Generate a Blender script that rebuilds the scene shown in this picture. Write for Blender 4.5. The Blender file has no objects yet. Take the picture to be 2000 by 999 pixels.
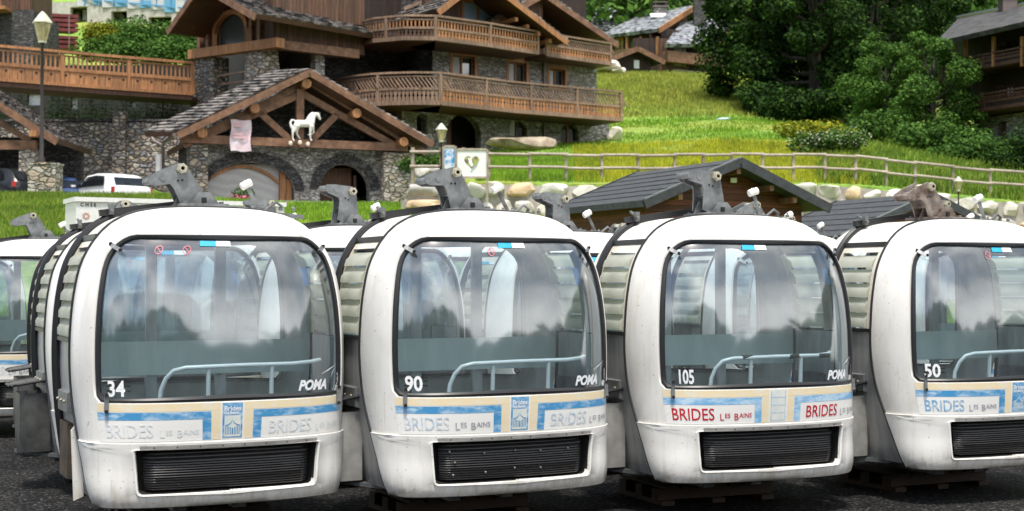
import bpy, math, random
import numpy as np
from mathutils import Vector, Matrix
R = math.radians
sc = bpy.context.scene
COL = sc.collection
# ------------------------------------------------------------------ camera, world, sun, exposure
FPX = 2777.8
PITCH = math.atan(49.5 / FPX)
cam_d = bpy.data.cameras.new('camera'); cam = bpy.data.objects.new('camera', cam_d); COL.objects.link(cam)
cam.location = (0, 0, 1.87); cam.rotation_euler = (R(90) + PITCH, 0, 0)
cam_d.lens = 50; cam_d.sensor_width = 36; cam_d.clip_end = 3000; cam_d.clip_start = .05
cam_d.dof.use_dof = True; cam_d.dof.focus_distance = 10.9; cam_d.dof.aperture_fstop = 4.0
sc.camera = cam
SUN_EL, SUN_AZ = 70, 180        # azimuth the light comes from, clockwise from +Y
world = bpy.data.worlds.new('World'); sc.world = world; world.use_nodes = True
wn = world.node_tree; wl = wn.links; bg = wn.nodes['Background']
sky = wn.nodes.new('ShaderNodeTexSky'); sky.sky_type = 'NISHITA'; sky.sun_disc = False
sky.sun_elevation = R(SUN_EL); sky.sun_rotation = R(SUN_AZ); sky.air_density = 1.2; sky.dust_density = 1.5
tc = wn.nodes.new('ShaderNodeTexCoord'); mp = wn.nodes.new('ShaderNodeMapping'); mp.inputs['Scale'].default_value = (1, 1, 1.8)
cn = wn.nodes.new('ShaderNodeTexNoise'); cn.inputs['Scale'].default_value = .85; cn.inputs['Detail'].default_value = 7; cn.inputs['Roughness'].default_value = .55
c2 = wn.nodes.new('ShaderNodeTexNoise'); c2.inputs['Scale'].default_value = 1.6; c2.inputs['Detail'].default_value = 5
cr = wn.nodes.new('ShaderNodeValToRGB'); cr.color_ramp.elements[0].position = .40; cr.color_ramp.elements[1].position = .54
cc = wn.nodes.new('ShaderNodeValToRGB')
cc.color_ramp.elements[0].position = .3; cc.color_ramp.elements[0].color = (3.6, 4.1, 4.9, 1)
cc.color_ramp.elements[1].position = .7; cc.color_ramp.elements[1].color = (17.0, 17.0, 16.6, 1)
mx = wn.nodes.new('ShaderNodeMixRGB')
wl.new(tc.outputs['Generated'], mp.inputs[0]); wl.new(mp.outputs[0], cn.inputs[0]); wl.new(mp.outputs[0], c2.inputs[0])
wl.new(cn.outputs[0], cr.inputs[0]); wl.new(c2.outputs[0], cc.inputs[0])
wl.new(cr.outputs[0], mx.inputs[0]); wl.new(sky.outputs[0], mx.inputs[1]); wl.new(cc.outputs[0], mx.inputs[2])
wl.new(mx.outputs[0], bg.inputs[0]); bg.inputs[1].default_value = .135
sd = bpy.data.lights.new('sun', 'SUN'); sd.energy = 4.2; sd.angle = R(9); sd.color = (1, .95, .87)
sun = bpy.data.objects.new('sun', sd); COL.objects.link(sun)
az = R(SUN_AZ); el = R(SUN_EL)
sdir = Vector((math.sin(az) * math.cos(el), math.cos(az) * math.cos(el), math.sin(el)))
sun.rotation_euler = sdir.to_track_quat('Z', 'Y').to_euler()
sc.view_settings.view_transform = 'Standard'; sc.view_settings.look = 'None'; sc.view_settings.gamma = 1
sc.view_settings.exposure = 0.38; sc.view_settings.use_curve_mapping = False
sc.render.engine = 'CYCLES'; sc.cycles.use_denoising = True
sc.cycles.max_bounces = 8; sc.cycles.transparent_max_bounces = 16; sc.cycles.diffuse_bounces = 5; sc.cycles.glossy_bounces = 3
sc.cycles.transmission_bounces = 4; sc.cycles.caustics_reflective = False; sc.cycles.caustics_refractive = False
sc.cycles.sample_clamp_indirect = 6

def W(px, py, Y):
    """the point seen at photo pixel px, py at forward distance Y"""
    c, s = math.cos(PITCH), math.sin(PITCH); v = 499.5 - py
    d = Vector((px - 1000, FPX * c - v * s, FPX * s + v * c))
    return Vector((0, 0, 1.87)) + d * (Y / d.y)

# ------------------------------------------------------------------ helpers
class MB:
    """collects shapes, links them as ONE mesh object"""
    def __init__(s): s.v = []; s.f = []; s.m = []; s.mi = 0
    def add(s, vs, fs):
        b = len(s.v); s.v.extend([tuple(p) for p in vs]); s.f.extend([tuple(i + b for i in f) for f in fs]); s.m.extend([s.mi] * len(fs)); return s
    def box(s, c, d, M=None):
        x, y, z = d[0] / 2, d[1] / 2, d[2] / 2
        vs = [Vector((i * x, j * y, k * z)) for i in (-1, 1) for j in (-1, 1) for k in (-1, 1)]
        if M is not None: vs = [M @ p for p in vs]
        vs = [p + Vector(c) for p in vs]
        return s.add(vs, [(0, 1, 3, 2), (4, 6, 7, 5), (0, 4, 5, 1), (2, 3, 7, 6), (0, 2, 6, 4), (1, 5, 7, 3)])
    def bar(s, a, b, w, h, up=(0, 0, 1)):
        a = Vector(a); b = Vector(b); d = (b - a).normalized(); up = Vector(up)
        r = d.cross(up)
        if r.length < 1e-4: r = d.cross(Vector((0, 1, 0)))
        r.normalize(); u = r.cross(d).normalized()
        vs = []
        for p in (a, b):
            for i, j in ((-1, -1), (1, -1), (1, 1), (-1, 1)): vs.append(p + r * (i * w / 2) + u * (j * h / 2))
        return s.add(vs, [(3, 2, 1, 0), (4, 5, 6, 7), (0, 1, 5, 4), (1, 2, 6, 5), (2, 3, 7, 6), (3, 0, 4, 7)])
    def tube(s, pts, r, n=8, closed=False, caps=True):
        pts = [Vector(p) for p in pts]; N = len(pts); rr = r if isinstance(r, (list, tuple)) else [r] * N
        vs = []; prev = None
        for i, p in enumerate(pts):
            if closed: t = pts[(i + 1) % N] - pts[i - 1]
            else: t = pts[min(i + 1, N - 1)] - pts[max(i - 1, 0)]
            t.normalize()
            if prev is None:
                a = Vector((0, 0, 1)) if abs(t.z) < .9 else Vector((1, 0, 0)); u = t.cross(a).normalized()
            else: u = (prev - t * prev.dot(t)).normalized()
            prev = u; w = t.cross(u)
            for k in range(n):
                q = 2 * math.pi * k / n; vs.append(p + (u * math.cos(q) + w * math.sin(q)) * rr[i])
        fs = []
        for i in range(N if closed else N - 1):
            j = (i + 1) % N
            for k in range(n): fs.append((i * n + k, i * n + (k + 1) % n, j * n + (k + 1) % n, j * n + k))
        if caps and not closed: fs.append(tuple(range(n))[::-1]); fs.append(tuple((N - 1) * n + k for k in range(n)))
        return s.add(vs, fs)
    def prism(s, poly, ex, o=(0, 0, 0), ax=(1, 0, 0), ay=(0, 0, 1)):
        """polygon in the plane ax, ay through o, extruded by vector ex"""
        o = Vector(o); ax = Vector(ax); ay = Vector(ay); ex = Vector(ex); n = len(poly)
        a = [o + ax * p[0] + ay * p[1] for p in poly]; b = [p + ex for p in a]
        return s.add(a + b, [tuple(range(n)), tuple(range(2 * n - 1, n - 1, -1))] + [(i, i + n, (i + 1) % n + n, (i + 1) % n) for i in range(n)])
    def lathe(s, prof, c=(0, 0, 0), n=16, M=None):
        vs = []
        for r, z in prof:
            for k in range(n):
                p = Vector((r * math.cos(2 * math.pi * k / n), r * math.sin(2 * math.pi * k / n), z))
                if M is not None: p = M @ p
                vs.append(p + Vector(c))
        fs = [(i * n + k, i * n + (k + 1) % n, (i + 1) * n + (k + 1) % n, (i + 1) * n + k) for i in range(len(prof) - 1) for k in range(n)]
        fs += [tuple(range(n))[::-1], tuple((len(prof) - 1) * n + k for k in range(n))]
        return s.add(vs, fs)
    def grid(s, rows):
        n = len(rows[0]); vs = [p for r in rows for p in r]
        return s.add(vs, [(i * n + j, i * n + j + 1, (i + 1) * n + j + 1, (i + 1) * n + j) for i in range(len(rows) - 1) for j in range(n - 1)])
    def rock(s, c, d, rng, rough=.12, n=3, rot=0):
        import bmesh
        bm = bmesh.new(); bmesh.ops.create_icosphere(bm, subdivisions=n, radius=1)
        ph = [rng.uniform(0, 6) for _ in range(6)]; cuts = [(Vector((rng.gauss(0, 1), rng.gauss(0, 1), rng.gauss(0, 1))).normalized(), rng.uniform(.72, .98)) for _ in range(14)]; Mz = Matrix.Rotation(rot, 3, 'Z'); base = []
        for v in bm.verts:
            p = v.co.copy(); q = Vector([math.copysign(abs(t) ** .62, t) for t in p])
            for nn, dd in cuts:
                e = q.dot(nn) - dd
                if e > 0: q = q - nn * e
            k = 1 + rough * (math.sin(3 * p.x + ph[0]) * math.cos(2.5 * p.y + ph[1]) + .6 * math.sin(5 * p.z + ph[2]) * math.cos(4 * p.x + ph[3]))
            base.append(Mz @ Vector((q.x * d[0] / 2 * k, q.y * d[1] / 2 * k, q.z * d[2] / 2 * k)) + Vector(c))
        fs = [tuple(v.index for v in f.verts) for f in bm.faces]; bm.free()
        return s.add(base, fs)
    def build(s, name, mats, parent=None, smooth=False, loc=None, angle=35):
        me = bpy.data.meshes.new(name); off = Vector((0, 0, 0))
        q = parent
        while q is not None and not q.get('wloc'): q = q.parent
        if q is not None: off = Vector(q['wloc'][:])
        elif loc is not None: off = Vector(loc)
        vs = [(p[0] - off.x, p[1] - off.y, p[2] - off.z) for p in s.v]
        me.from_pydata(vs, [], s.f)
        if not isinstance(mats, (list, tuple)): mats = [mats]
        for m in mats: me.materials.append(m)
        if len(mats) > 1: me.polygons.foreach_set('material_index', s.m)
        import bmesh
        bm = bmesh.new(); bm.from_mesh(me); bmesh.ops.recalc_face_normals(bm, faces=bm.faces); bm.to_mesh(me); bm.free()
        if smooth:
            me.polygons.foreach_set('use_smooth', [True] * len(me.polygons))
            try: me.set_sharp_from_angle(angle=R(angle))
            except Exception: pass
        me.update()
        o = bpy.data.objects.new(name, me); COL.objects.link(o)
        if parent is not None: o.parent = parent
        elif loc is not None: o.location = loc
        return o

def tag(o, label=None, cat=None, group=None, kind=None):
    if label: o['label'] = label
    if cat: o['category'] = cat
    if group: o['group'] = group
    if kind: o['kind'] = kind
    return o
def thing(name, label, cat, loc=(0, 0, 0), rz=0, group=None, world_mesh=True):
    o = bpy.data.objects.new(name, None); COL.objects.link(o); o.location = loc; o.rotation_euler = (0, 0, rz); o.empty_display_size = .2
    if world_mesh: o['wloc'] = list(loc)
    return tag(o, label, cat, group)
def copy_tree(o, parent=None, skip=()):
    c = o.copy(); COL.objects.link(c); c.parent = parent
    for ch in list(o.children):
        if ch.name.split('.')[0] in skip: continue
        copy_tree(ch, c, skip)
    return c

# ------------------------------------------------------------------ materials
def new_mat(name):
    m = bpy.data.materials.new(name); m.use_nodes = True
    nt = m.node_tree; b = nt.nodes['Principled BSDF']; return m, nt, b
def N(nt, t, **kw):
    n = nt.nodes.new(t)
    for k, v in kw.items():
        if k.startswith('i_'):
            n.inputs[int(k[2:]) if k[2:].isdigit() else k[2:].replace('_', ' ')].default_value = v
        else: setattr(n, k, v)
    return n
def ramp(nt, fac, stops, interp='LINEAR'):
    r = nt.nodes.new('ShaderNodeValToRGB'); r.color_ramp.interpolation = interp; e = r.color_ramp.elements
    while len(e) < len(stops): e.new(.5)
    for i, (p, c) in enumerate(stops): e[i].position = p; e[i].color = (*c, 1) if len(c) == 3 else c
    nt.links.new(fac, r.inputs[0]); return r.outputs[0]
def coords(nt, scale=(1, 1, 1), kind='Object'):
    t = nt.nodes.new('ShaderNodeTexCoord'); m = nt.nodes.new('ShaderNodeMapping'); m.inputs['Scale'].default_value = scale
    nt.links.new(t.outputs[kind], m.inputs[0]); return m.outputs[0]
def noise(nt, co, s, d=4, r=.55):
    n = N(nt, 'ShaderNodeTexNoise'); n.inputs['Scale'].default_value = s; n.inputs['Detail'].default_value = d; n.inputs['Roughness'].default_value = r
    nt.links.new(co, n.inputs[0]); return n.outputs[0]
def mixc(nt, f, a, b, mode='MIX'):
    m = nt.nodes.new('ShaderNodeMixRGB'); m.blend_type = mode
    for i, x in enumerate((f, a, b)):
        if hasattr(x, 'links') or hasattr(x, 'is_linked'): nt.links.new(x, m.inputs[i])
        elif isinstance(x, (int, float)): m.inputs[i].default_value = x
        else: m.inputs[i].default_value = (*x, 1) if len(x) == 3 else x
    return m.outputs[0]
def bump(nt, b, h, st=.3, dist=.02):
    n = nt.nodes.new('ShaderNodeBump'); n.inputs['Strength'].default_value = st; n.inputs['Distance'].default_value = dist
    nt.links.new(h, n.inputs['Height']); nt.links.new(n.outputs[0], b.inputs['Normal'])
def mat_noise(name, c1, c2, s=3, rough=.6, metal=0, bst=0, bdist=.01, sc_=(1, 1, 1), lo=.35, hi=.65, d=5):
    m, nt, b = new_mat(name); co = coords(nt, sc_); f = noise(nt, co, s, d)
    nt.links.new(ramp(nt, f, [(lo, c1), (hi, c2)]), b.inputs['Base Color'])
    b.inputs['Roughness'].default_value = rough; b.inputs['Metallic'].default_value = metal
    if bst: bump(nt, b, f, bst, bdist)
    return m
def mat_stone(name, cols, s=2.2, sc_=(1, 1, 2), mortar=(.10, .095, .085), edge=.05, bst=.8, dist=.08):
    m, nt, b = new_mat(name); co0 = coords(nt, sc_)
    nz = N(nt, 'ShaderNodeTexNoise'); nz.inputs['Scale'].default_value = 1.6; nt.links.new(co0, nz.inputs[0])
    ad = N(nt, 'ShaderNodeVectorMath', operation='MULTIPLY_ADD'); nt.links.new(nz.outputs[1], ad.inputs[0]); ad.inputs[1].default_value = (.35, .35, .35); nt.links.new(co0, ad.inputs[2])
    co = ad.outputs[0]
    v = N(nt, 'ShaderNodeTexVoronoi'); v.inputs['Scale'].default_value = s; nt.links.new(co, v.inputs['Vector'])
    e = N(nt, 'ShaderNodeTexVoronoi', feature='DISTANCE_TO_EDGE'); e.inputs['Scale'].default_value = s; nt.links.new(co, e.inputs['Vector'])
    sp = N(nt, 'ShaderNodeSeparateColor'); nt.links.new(v.outputs['Color'], sp.inputs[0])
    k = len(cols); c = ramp(nt, sp.outputs[0], [(i / k, q) for i, q in enumerate(cols)], 'CONSTANT')
    f = noise(nt, coords(nt, (1, 1, 1.6)), 9, 6)
    c = mixc(nt, .75, c, ramp(nt, f, [(.3, (.35, .35, .36)), (.7, (1.25, 1.22, 1.18))]), 'MULTIPLY')
    me = ramp(nt, e.outputs['Distance'], [(0, (0, 0, 0)), (edge, (1, 1, 1))])
    nt.links.new(mixc(nt, me, mortar, c), b.inputs['Base Color']); b.inputs['Roughness'].default_value = .9
    hh = N(nt, 'ShaderNodeMath', operation='MULTIPLY_ADD'); nt.links.new(f, hh.inputs[0]); hh.inputs[1].default_value = .25
    e2 = ramp(nt, e.outputs['Distance'], [(0, (0, 0, 0)), (edge * 3, (1, 1, 1))]); nt.links.new(e2, hh.inputs[2])
    bump(nt, b, hh.outputs[0], bst, dist); return m
def mat_wood(name, c1, c2, grain=(14, 14, 1.2), rough=.65, board=None, axis='z'):
    m, nt, b = new_mat(name); co = coords(nt, grain); f = noise(nt, co, 1.3, 6, .6); g = noise(nt, coords(nt, (1, 1, 1)), .55, 4)
    c = ramp(nt, f, [(.28, c1), (.68, c2)])
    c = mixc(nt, .6, c, ramp(nt, g, [(.3, (.45, .42, .4)), (.65, (1.15, 1.15, 1.15))]), 'MULTIPLY')
    gi = N(nt, 'ShaderNodeNewGeometry'); c = mixc(nt, .45, c, ramp(nt, gi.outputs['Random Per Island'], [(0, (.55, .52, .5)), (1, (1.2, 1.15, 1.1))]), 'MULTIPLY')
    nt.links.new(c, b.inputs['Base Color']); b.inputs['Roughness'].default_value = rough; bump(nt, b, f, .3, .01); return m
def mat_planks(name, c1, c2, width, horiz=False, rough=.7):
    """boards whose edges come from a periodic groove"""
    m, nt, b = new_mat(name); t = N(nt, 'ShaderNodeTexCoord'); s = N(nt, 'ShaderNodeSeparateXYZ'); nt.links.new(t.outputs['Object'], s.inputs[0])
    if horiz: q = s.outputs[2]
    else:
        a = N(nt, 'ShaderNodeMath', operation='MULTIPLY_ADD'); nt.links.new(s.outputs[0], a.inputs[0]); a.inputs[1].default_value = .8; 
        a2 = N(nt, 'ShaderNodeMath', operation='MULTIPLY'); nt.links.new(s.outputs[1], a2.inputs[0]); a2.inputs[1].default_value = .6; nt.links.new(a2.outputs[0], a.inputs[2]); q = a.outputs[0]
    d = N(nt, 'ShaderNodeMath', operation='DIVIDE'); nt.links.new(q, d.inputs[0]); d.inputs[1].default_value = width
    fr = N(nt, 'ShaderNodeMath', operation='FRACT'); nt.links.new(d.outputs[0], fr.inputs[0]); fl = N(nt, 'ShaderNodeMath', operation='FLOOR'); nt.links.new(d.outputs[0], fl.inputs[0])
    wn_ = N(nt, 'ShaderNodeTexWhiteNoise', noise_dimensions='1D'); nt.links.new(fl.outputs[0], wn_.inputs['W'])
    f = noise(nt, coords(nt, (1, 1, 12) if horiz else (12, 12, 1)), 1.2, 5)
    c = ramp(nt, f, [(.3, c1), (.7, c2)]); c = mixc(nt, .7, c, ramp(nt, wn_.outputs[0], [(0, (.5, .48, .46)), (1, (1.25, 1.2, 1.15))]), 'MULTIPLY')
    g = ramp(nt, fr.outputs[0], [(0, (0, 0, 0)), (.1, (1, 1, 1)), (.93, (1, 1, 1)), (1, (0, 0, 0))])
    c = mixc(nt, g, (.012, .01, .008), c); nt.links.new(c, b.inputs['Base Color']); b.inputs['Roughness'].default_value = rough; bump(nt, b, g, .6, .015); return m
def mat_leaf(name, c1, c2, c3, trans=.25):
    m, nt, b = new_mat(name); gi = N(nt, 'ShaderNodeNewGeometry'); g = noise(nt, coords(nt), .8, 3)
    c = ramp(nt, gi.outputs['Random Per Island'], [(0, c1), (.55, c2), (1, c3)])
    c = mixc(nt, .6, c, ramp(nt, g, [(.35, (.5, .55, .5)), (.65, (1.3, 1.25, 1.1))]), 'MULTIPLY')
    nt.links.new(c, b.inputs['Base Color']); b.inputs['Roughness'].default_value = .8; b.inputs['Specular IOR Level'].default_value = .15
    tr = N(nt, 'ShaderNodeBsdfTranslucent'); nt.links.new(c, tr.inputs[0]); ms = N(nt, 'ShaderNodeMixShader'); ms.inputs[0].default_value = trans
    nt.links.new(b.outputs[0], ms.inputs[1]); nt.links.new(tr.outputs[0], ms.inputs[2]); nt.links.new(ms.outputs[0], nt.nodes['Material Output'].inputs[0]); return m
def mat_flat(name, c, rough=.5, metal=0): 
    m, nt, b = new_mat(name); co = coords(nt); f = noise(nt, co, 14, 4)
    nt.links.new(mixc(nt, .35, c, ramp(nt, f, [(.3, (.8, .8, .8)), (.7, (1.12, 1.12, 1.12))]), 'MULTIPLY'), b.inputs['Base Color'])
    b.inputs['Roughness'].default_value = rough; b.inputs['Metallic'].default_value = metal; return m
def mat_glass(name, tint, refl=.12, rough=.02, dust=.06, dustc=(.6, .65, .68), wav=0.0):
    """thin pane: lets light straight through, with a mirror layer and a film of dust"""
    m, nt, b = new_mat(name); nt.nodes.remove(b)
    tr = N(nt, 'ShaderNodeBsdfTransparent'); tr.inputs[0].default_value = (*tint, 1)
    gl = N(nt, 'ShaderNodeBsdfGlossy'); gl.inputs['Roughness'].default_value = rough; gl.inputs[0].default_value = (.97, .98, 1, 1)
    df = N(nt, 'ShaderNodeBsdfDiffuse'); df.inputs[0].default_value = (*dustc, 1)
    lw0 = N(nt, 'ShaderNodeLayerWeight'); lw = N(nt, 'ShaderNodeMath', operation='POWER'); nt.links.new(lw0.outputs['Facing'], lw.inputs[0]); lw.inputs[1].default_value = 4
    a = N(nt, 'ShaderNodeMath', operation='MULTIPLY_ADD'); nt.links.new(lw.outputs[0], a.inputs[0]); a.inputs[1].default_value = .9; a.inputs[2].default_value = refl; a.use_clamp = True
    co = coords(nt, (3, 3, 1)); f = noise(nt, co, 2.2, 7, .65); f2 = noise(nt, coords(nt, (30, 30, 2)), 2, 4)
    dm = ramp(nt, f, [(.38, (dust * .25,) * 3), (.72, (dust * 2.2,) * 3)]); dm = mixc(nt, .35, dm, ramp(nt, f2, [(.5, (0, 0, 0)), (.75, (dust * 3,) * 3)]), 'ADD')
    m1 = N(nt, 'ShaderNodeMixShader'); nt.links.new(dm, m1.inputs[0]); nt.links.new(tr.outputs[0], m1.inputs[1]); nt.links.new(df.outputs[0], m1.inputs[2])
    m2 = N(nt, 'ShaderNodeMixShader'); nt.links.new(a.outputs[0], m2.inputs[0]); nt.links.new(m1.outputs[0], m2.inputs[1]); nt.links.new(gl.outputs[0], m2.inputs[2])
    if wav:
        bn = N(nt, 'ShaderNodeBump'); bn.inputs['Strength'].default_value = wav; bn.inputs['Distance'].default_value = .02
        nt.links.new(noise(nt, coords(nt), 2.0, 2), bn.inputs['Height']); nt.links.new(bn.outputs[0], gl.inputs['Normal'])
    nt.links.new(m2.outputs[0], nt.nodes['Material Output'].inputs[0]); return m
def mat_worn(name, col, under, amount=.5, s=14, rough=.5, streak=(1, 1, 1)):
    m, nt, b = new_mat(name); f = noise(nt, coords(nt, streak), s, 8, .7)
    nt.links.new(mixc(nt, ramp(nt, f, [(max(0, amount - .08), (0, 0, 0)), (amount + .08, (1, 1, 1))]), under, col), b.inputs['Base Color']); b.inputs['Roughness'].default_value = rough; return m
# ------------------------------------------------------------------ cabin materials
def mat_gel():
    m, nt, b = new_mat('gelcoat'); oi = N(nt, 'ShaderNodeObjectInfo')
    def shifted(sc_=(1, 1, 1)):
        a = N(nt, 'ShaderNodeVectorMath', operation='MULTIPLY_ADD'); nt.links.new(oi.outputs['Random'], a.inputs[0]); a.inputs[1].default_value = (37, 51, 23); nt.links.new(coords(nt, sc_), a.inputs[2]); return a.outputs[0]
    co = shifted(); f = noise(nt, co, 2.2, 6); g = noise(nt, shifted((6, 6, .8)), 2.5, 6, .65); sp = noise(nt, co, 38, 3)
    c = ramp(nt, f, [(.3, (.71, .69, .65)), (.6, (.81, .795, .76))])
    c = mixc(nt, .4, c, ramp(nt, g, [(.34, (.82, .80, .75)), (.50, (1, 1, 1))]), 'MULTIPLY')
    c = mixc(nt, .8, c, ramp(nt, sp, [(.27, (.42, .36, .30)), (.33, (1, 1, 1))]), 'MULTIPLY')
    sk = noise(nt, shifted((26, 26, .5)), 2.0, 5, .7); c = mixc(nt, .55, c, ramp(nt, sk, [(.60, (1, 1, 1)), (.74, (.62, .52, .40))]), 'MULTIPLY')
    # grime that collects low on the shell
    t = N(nt, 'ShaderNodeTexCoord'); s = N(nt, 'ShaderNodeSeparateXYZ'); nt.links.new(t.outputs['Object'], s.inputs[0])
    a = N(nt, 'ShaderNodeMath', operation='MULTIPLY_ADD'); nt.links.new(g, a.inputs[0]); a.inputs[1].default_value = .5; nt.links.new(s.outputs[2], a.inputs[2])
    c = mixc(nt, .75, c, ramp(nt, a.outputs[0], [(.20, (.66, .60, .52)), (.38, (1, 1, 1))]), 'MULTIPLY')
    nt.links.new(c, b.inputs['Base Color']); b.inputs['Roughness'].default_value = .38; b.inputs['Coat Weight'].default_value = .25; b.inputs['Coat Roughness'].default_value = .2
    bump(nt, b, noise(nt, co, 3.5, 3), .12, .02); return m
GEL = mat_gel()
RUB = mat_flat('rubber', (.012, .012, .014), .42)
RUBF = mat_noise('tyre_rubber', (.008, .008, .009), (.022, .021, .022), 20, .38, sc_=(.3, 1, 6))
def mat_galv():
    m, nt, b = new_mat('galvanised'); v = N(nt, 'ShaderNodeTexVoronoi'); v.inputs['Scale'].default_value = 45; nt.links.new(coords(nt), v.inputs['Vector'])
    f = noise(nt, coords(nt), 7, 6); c = ramp(nt, f, [(.25, (.07, .062, .055)), (.42, (.15, .157, .16)), (.7, (.25, .26, .265))])
    sp = N(nt, 'ShaderNodeSeparateColor'); nt.links.new(v.outputs[1], sp.inputs[0])
    c = mixc(nt, .5, c, ramp(nt, sp.outputs[0], [(0, (.8, .8, .8)), (1, (1.15, 1.15, 1.15))]), 'MULTIPLY')
    nt.links.new(c, b.inputs['Base Color']); b.inputs['Metallic'].default_value = .45; b.inputs['Roughness'].default_value = .5; bump(nt, b, f, .15, .01); return m
GALV = mat_galv()
RUST = mat_noise('rusty_steel', (.10, .06, .04), (.30, .26, .23), 9, .7, .3, .2)
NUT = mat_flat('zinc_nut', (.62, .58, .45), .3, .7)
HOLE = mat_flat('dark_bore', (.01, .01, .01), .8)
ALU = mat_noise('brushed_panel', (.36, .37, .375), (.52, .52, .51), 4, .42, .35, .05, sc_=(3, 3, .6))
TIN = mat_noise('dented_tin', (.40, .385, .36), (.62, .61, .58), 5, .42, .55, .35, .02)
NYL = mat_flat('white_nylon', (.82, .81, .77), .4)
LOUV = mat_noise('louver_plastic', (.46, .47, .40), (.62, .63, .55), 5, .5, 0, .1)
def _tl(m):
    nt = m.node_tree; b = nt.nodes['Principled BSDF']; t = nt.nodes.new('ShaderNodeBsdfTranslucent'); t.inputs[0].default_value = (.70, .74, .60, 1); x = nt.nodes.new('ShaderNodeMixShader'); x.inputs[0].default_value = .45
    nt.links.new(b.outputs[0], x.inputs[1]); nt.links.new(t.outputs[0], x.inputs[2]); nt.links.new(x.outputs[0], nt.nodes['Material Output'].inputs[0])
_tl(LOUV)
FRM = mat_noise('cream_frame', (.55, .50, .42), (.72, .68, .60), 7, .5)
SEAT = mat_noise('seat_plastic', (.58, .66, .65), (.66, .74, .73), 2, .5)
RAILP = mat_flat('white_tube', (.90, .91, .91), .35)
TAPE = mat_flat('black_tape', (.015, .015, .015), .5)
INN = mat_noise('interior_floor', (.07, .07, .07), (.13, .13, .12), 6, .7)
GLS = mat_glass('plexiglass', (.68, .78, .82), .17, .09, .035, (.55, .63, .68), .08)
GLR = mat_glass('rear_plexiglass', (.76, .82, .83), .03, .08, .05, (.5, .55, .52), .1)
CREAM = mat_worn('cream_stripe', (.80, .67, .44), (.76, .73, .64), .43, 9, .45, (1, 1, 3))
BLUE = mat_worn('blue_stripe', (.06, .28, .54), (.42, .58, .72), .46, 6, .4, (1, 1, 2.5))
BLUEF = mat_worn('faded_blue_stripe', (.18, .42, .68), (.50, .66, .80), .48, 7, .4, (1, 1, 2.5))
DECW = mat_worn('decal_white', (.80, .79, .76), (.66, .62, .56), .33, 12, .4)
REDL = mat_flat('red_letters', (.52, .015, .03), .4)
GHO = mat_worn('worn_letters', (.40, .52, .66), (.76, .76, .74), .50, 30, .5)
GHO2 = mat_worn('ghost_letters', (.58, .66, .74), (.77, .765, .74), .54, 34, .5)
GHOB = mat_worn('blue_worn_letters', (.16, .38, .62), (.70, .72, .72), .45, 26, .5)
GREYL = mat_worn('grey_small_letters', (.30, .30, .36), (.62, .62, .64), .42, 40, .5)
WHL = mat_worn('white_numerals', (.86, .86, .86), (.25, .26, .27), .34, 30, .4)
POML = mat_flat('white_lettering', (.78, .80, .82), .4)
STB = mat_flat('sticker_blue', (.02, .38, .62), .4)
STW = mat_flat('sticker_white', (.80, .82, .84), .4)
STR = mat_flat('sticker_red', (.60, .18, .22), .4)
STG = mat_worn('emblem_glaze', (.62, .68, .66), (.74, .74, .68), .5, 14, .4)

# ------------------------------------------------------------------ cabin surface
EXPO = 2 / 2.6; YD = .62
_K = np.array([(0,.77,.54,-.30),(.02,.84,.60,-.30),(.08,.86,.62,-.28),(.30,.89,.64,-.19),(.45,.91,.66,-.13),(.7,.935,.68,-.04),(1.0,.95,.68,0),(1.25,.945,.66,0),(1.5,.92,.62,0),(1.7,.875,.56,0),(1.85,.80,.50,0),(1.97,.70,.42,0),(2.05,.57,.33,0),(2.095,.39,.22,0),(2.112,.19,.09,0),(2.115,0,0,0)])
_K[:, 1] *= 1.05
def _dense():
    n = len(_K); out = []
    for i in range(n - 1):
        p0 = _K[max(i - 1, 0)]; p1 = _K[i]; p2 = _K[i + 1]; p3 = _K[min(i + 2, n - 1)]
        d = np.linalg.norm(p2[:3] - p1[:3]); d0 = np.linalg.norm(p1[:3] - p0[:3]) or d; d3 = np.linalg.norm(p3[:3] - p2[:3]) or d
        m1 = ((p2 - p1) / d * d0 + (p1 - p0) / d0 * d) / (d + d0) if i else (p2 - p1) / d
        m2 = ((p3 - p2) / d3 * d + (p2 - p1) / d * d3) / (d + d3) if i < n - 2 else (p2 - p1) / d
        for u in np.linspace(0, 1, 24, endpoint=False):
            out.append((2*u**3-3*u*u+1)*p1 + (u**3-2*u*u+u)*m1*d + (-2*u**3+3*u*u)*p2 + (u**3-u*u)*m2*d)
    out.append(_K[-1]); return np.array(out)
_D = _dense(); _Q = np.concatenate([[0], np.cumsum(np.hypot(np.diff(_D[:, 0]), np.diff(_D[:, 2])))]); QT = float(_Q[-1])
_th = np.linspace(0, np.pi / 2, 4001); _x = .98 * np.sin(_th) ** EXPO; _y = .68 * np.cos(_th) ** EXPO
_S = np.concatenate([[0], np.cumsum(np.hypot(np.diff(_x), np.diff(_y)))]); L0 = float(_S[-1]); _S = _S / L0
def qz(z): return float(np.interp(z, _D[:, 0], _Q))
def prof(z): return [float(np.interp(z, _D[:, 0], _D[:, i])) for i in (1, 2, 3)]
def _raw(a, q):
    z, w, b, ys = (float(np.interp(q, _Q, _D[:, i])) for i in range(4))
    t = float(np.interp(min(abs(a) / L0, 1), _S, _th))
    return Vector((w * math.sin(t) ** EXPO * (1 if a >= 0 else -1), ys - (b + ys) * max(math.cos(t), 0) ** EXPO, z))
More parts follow.
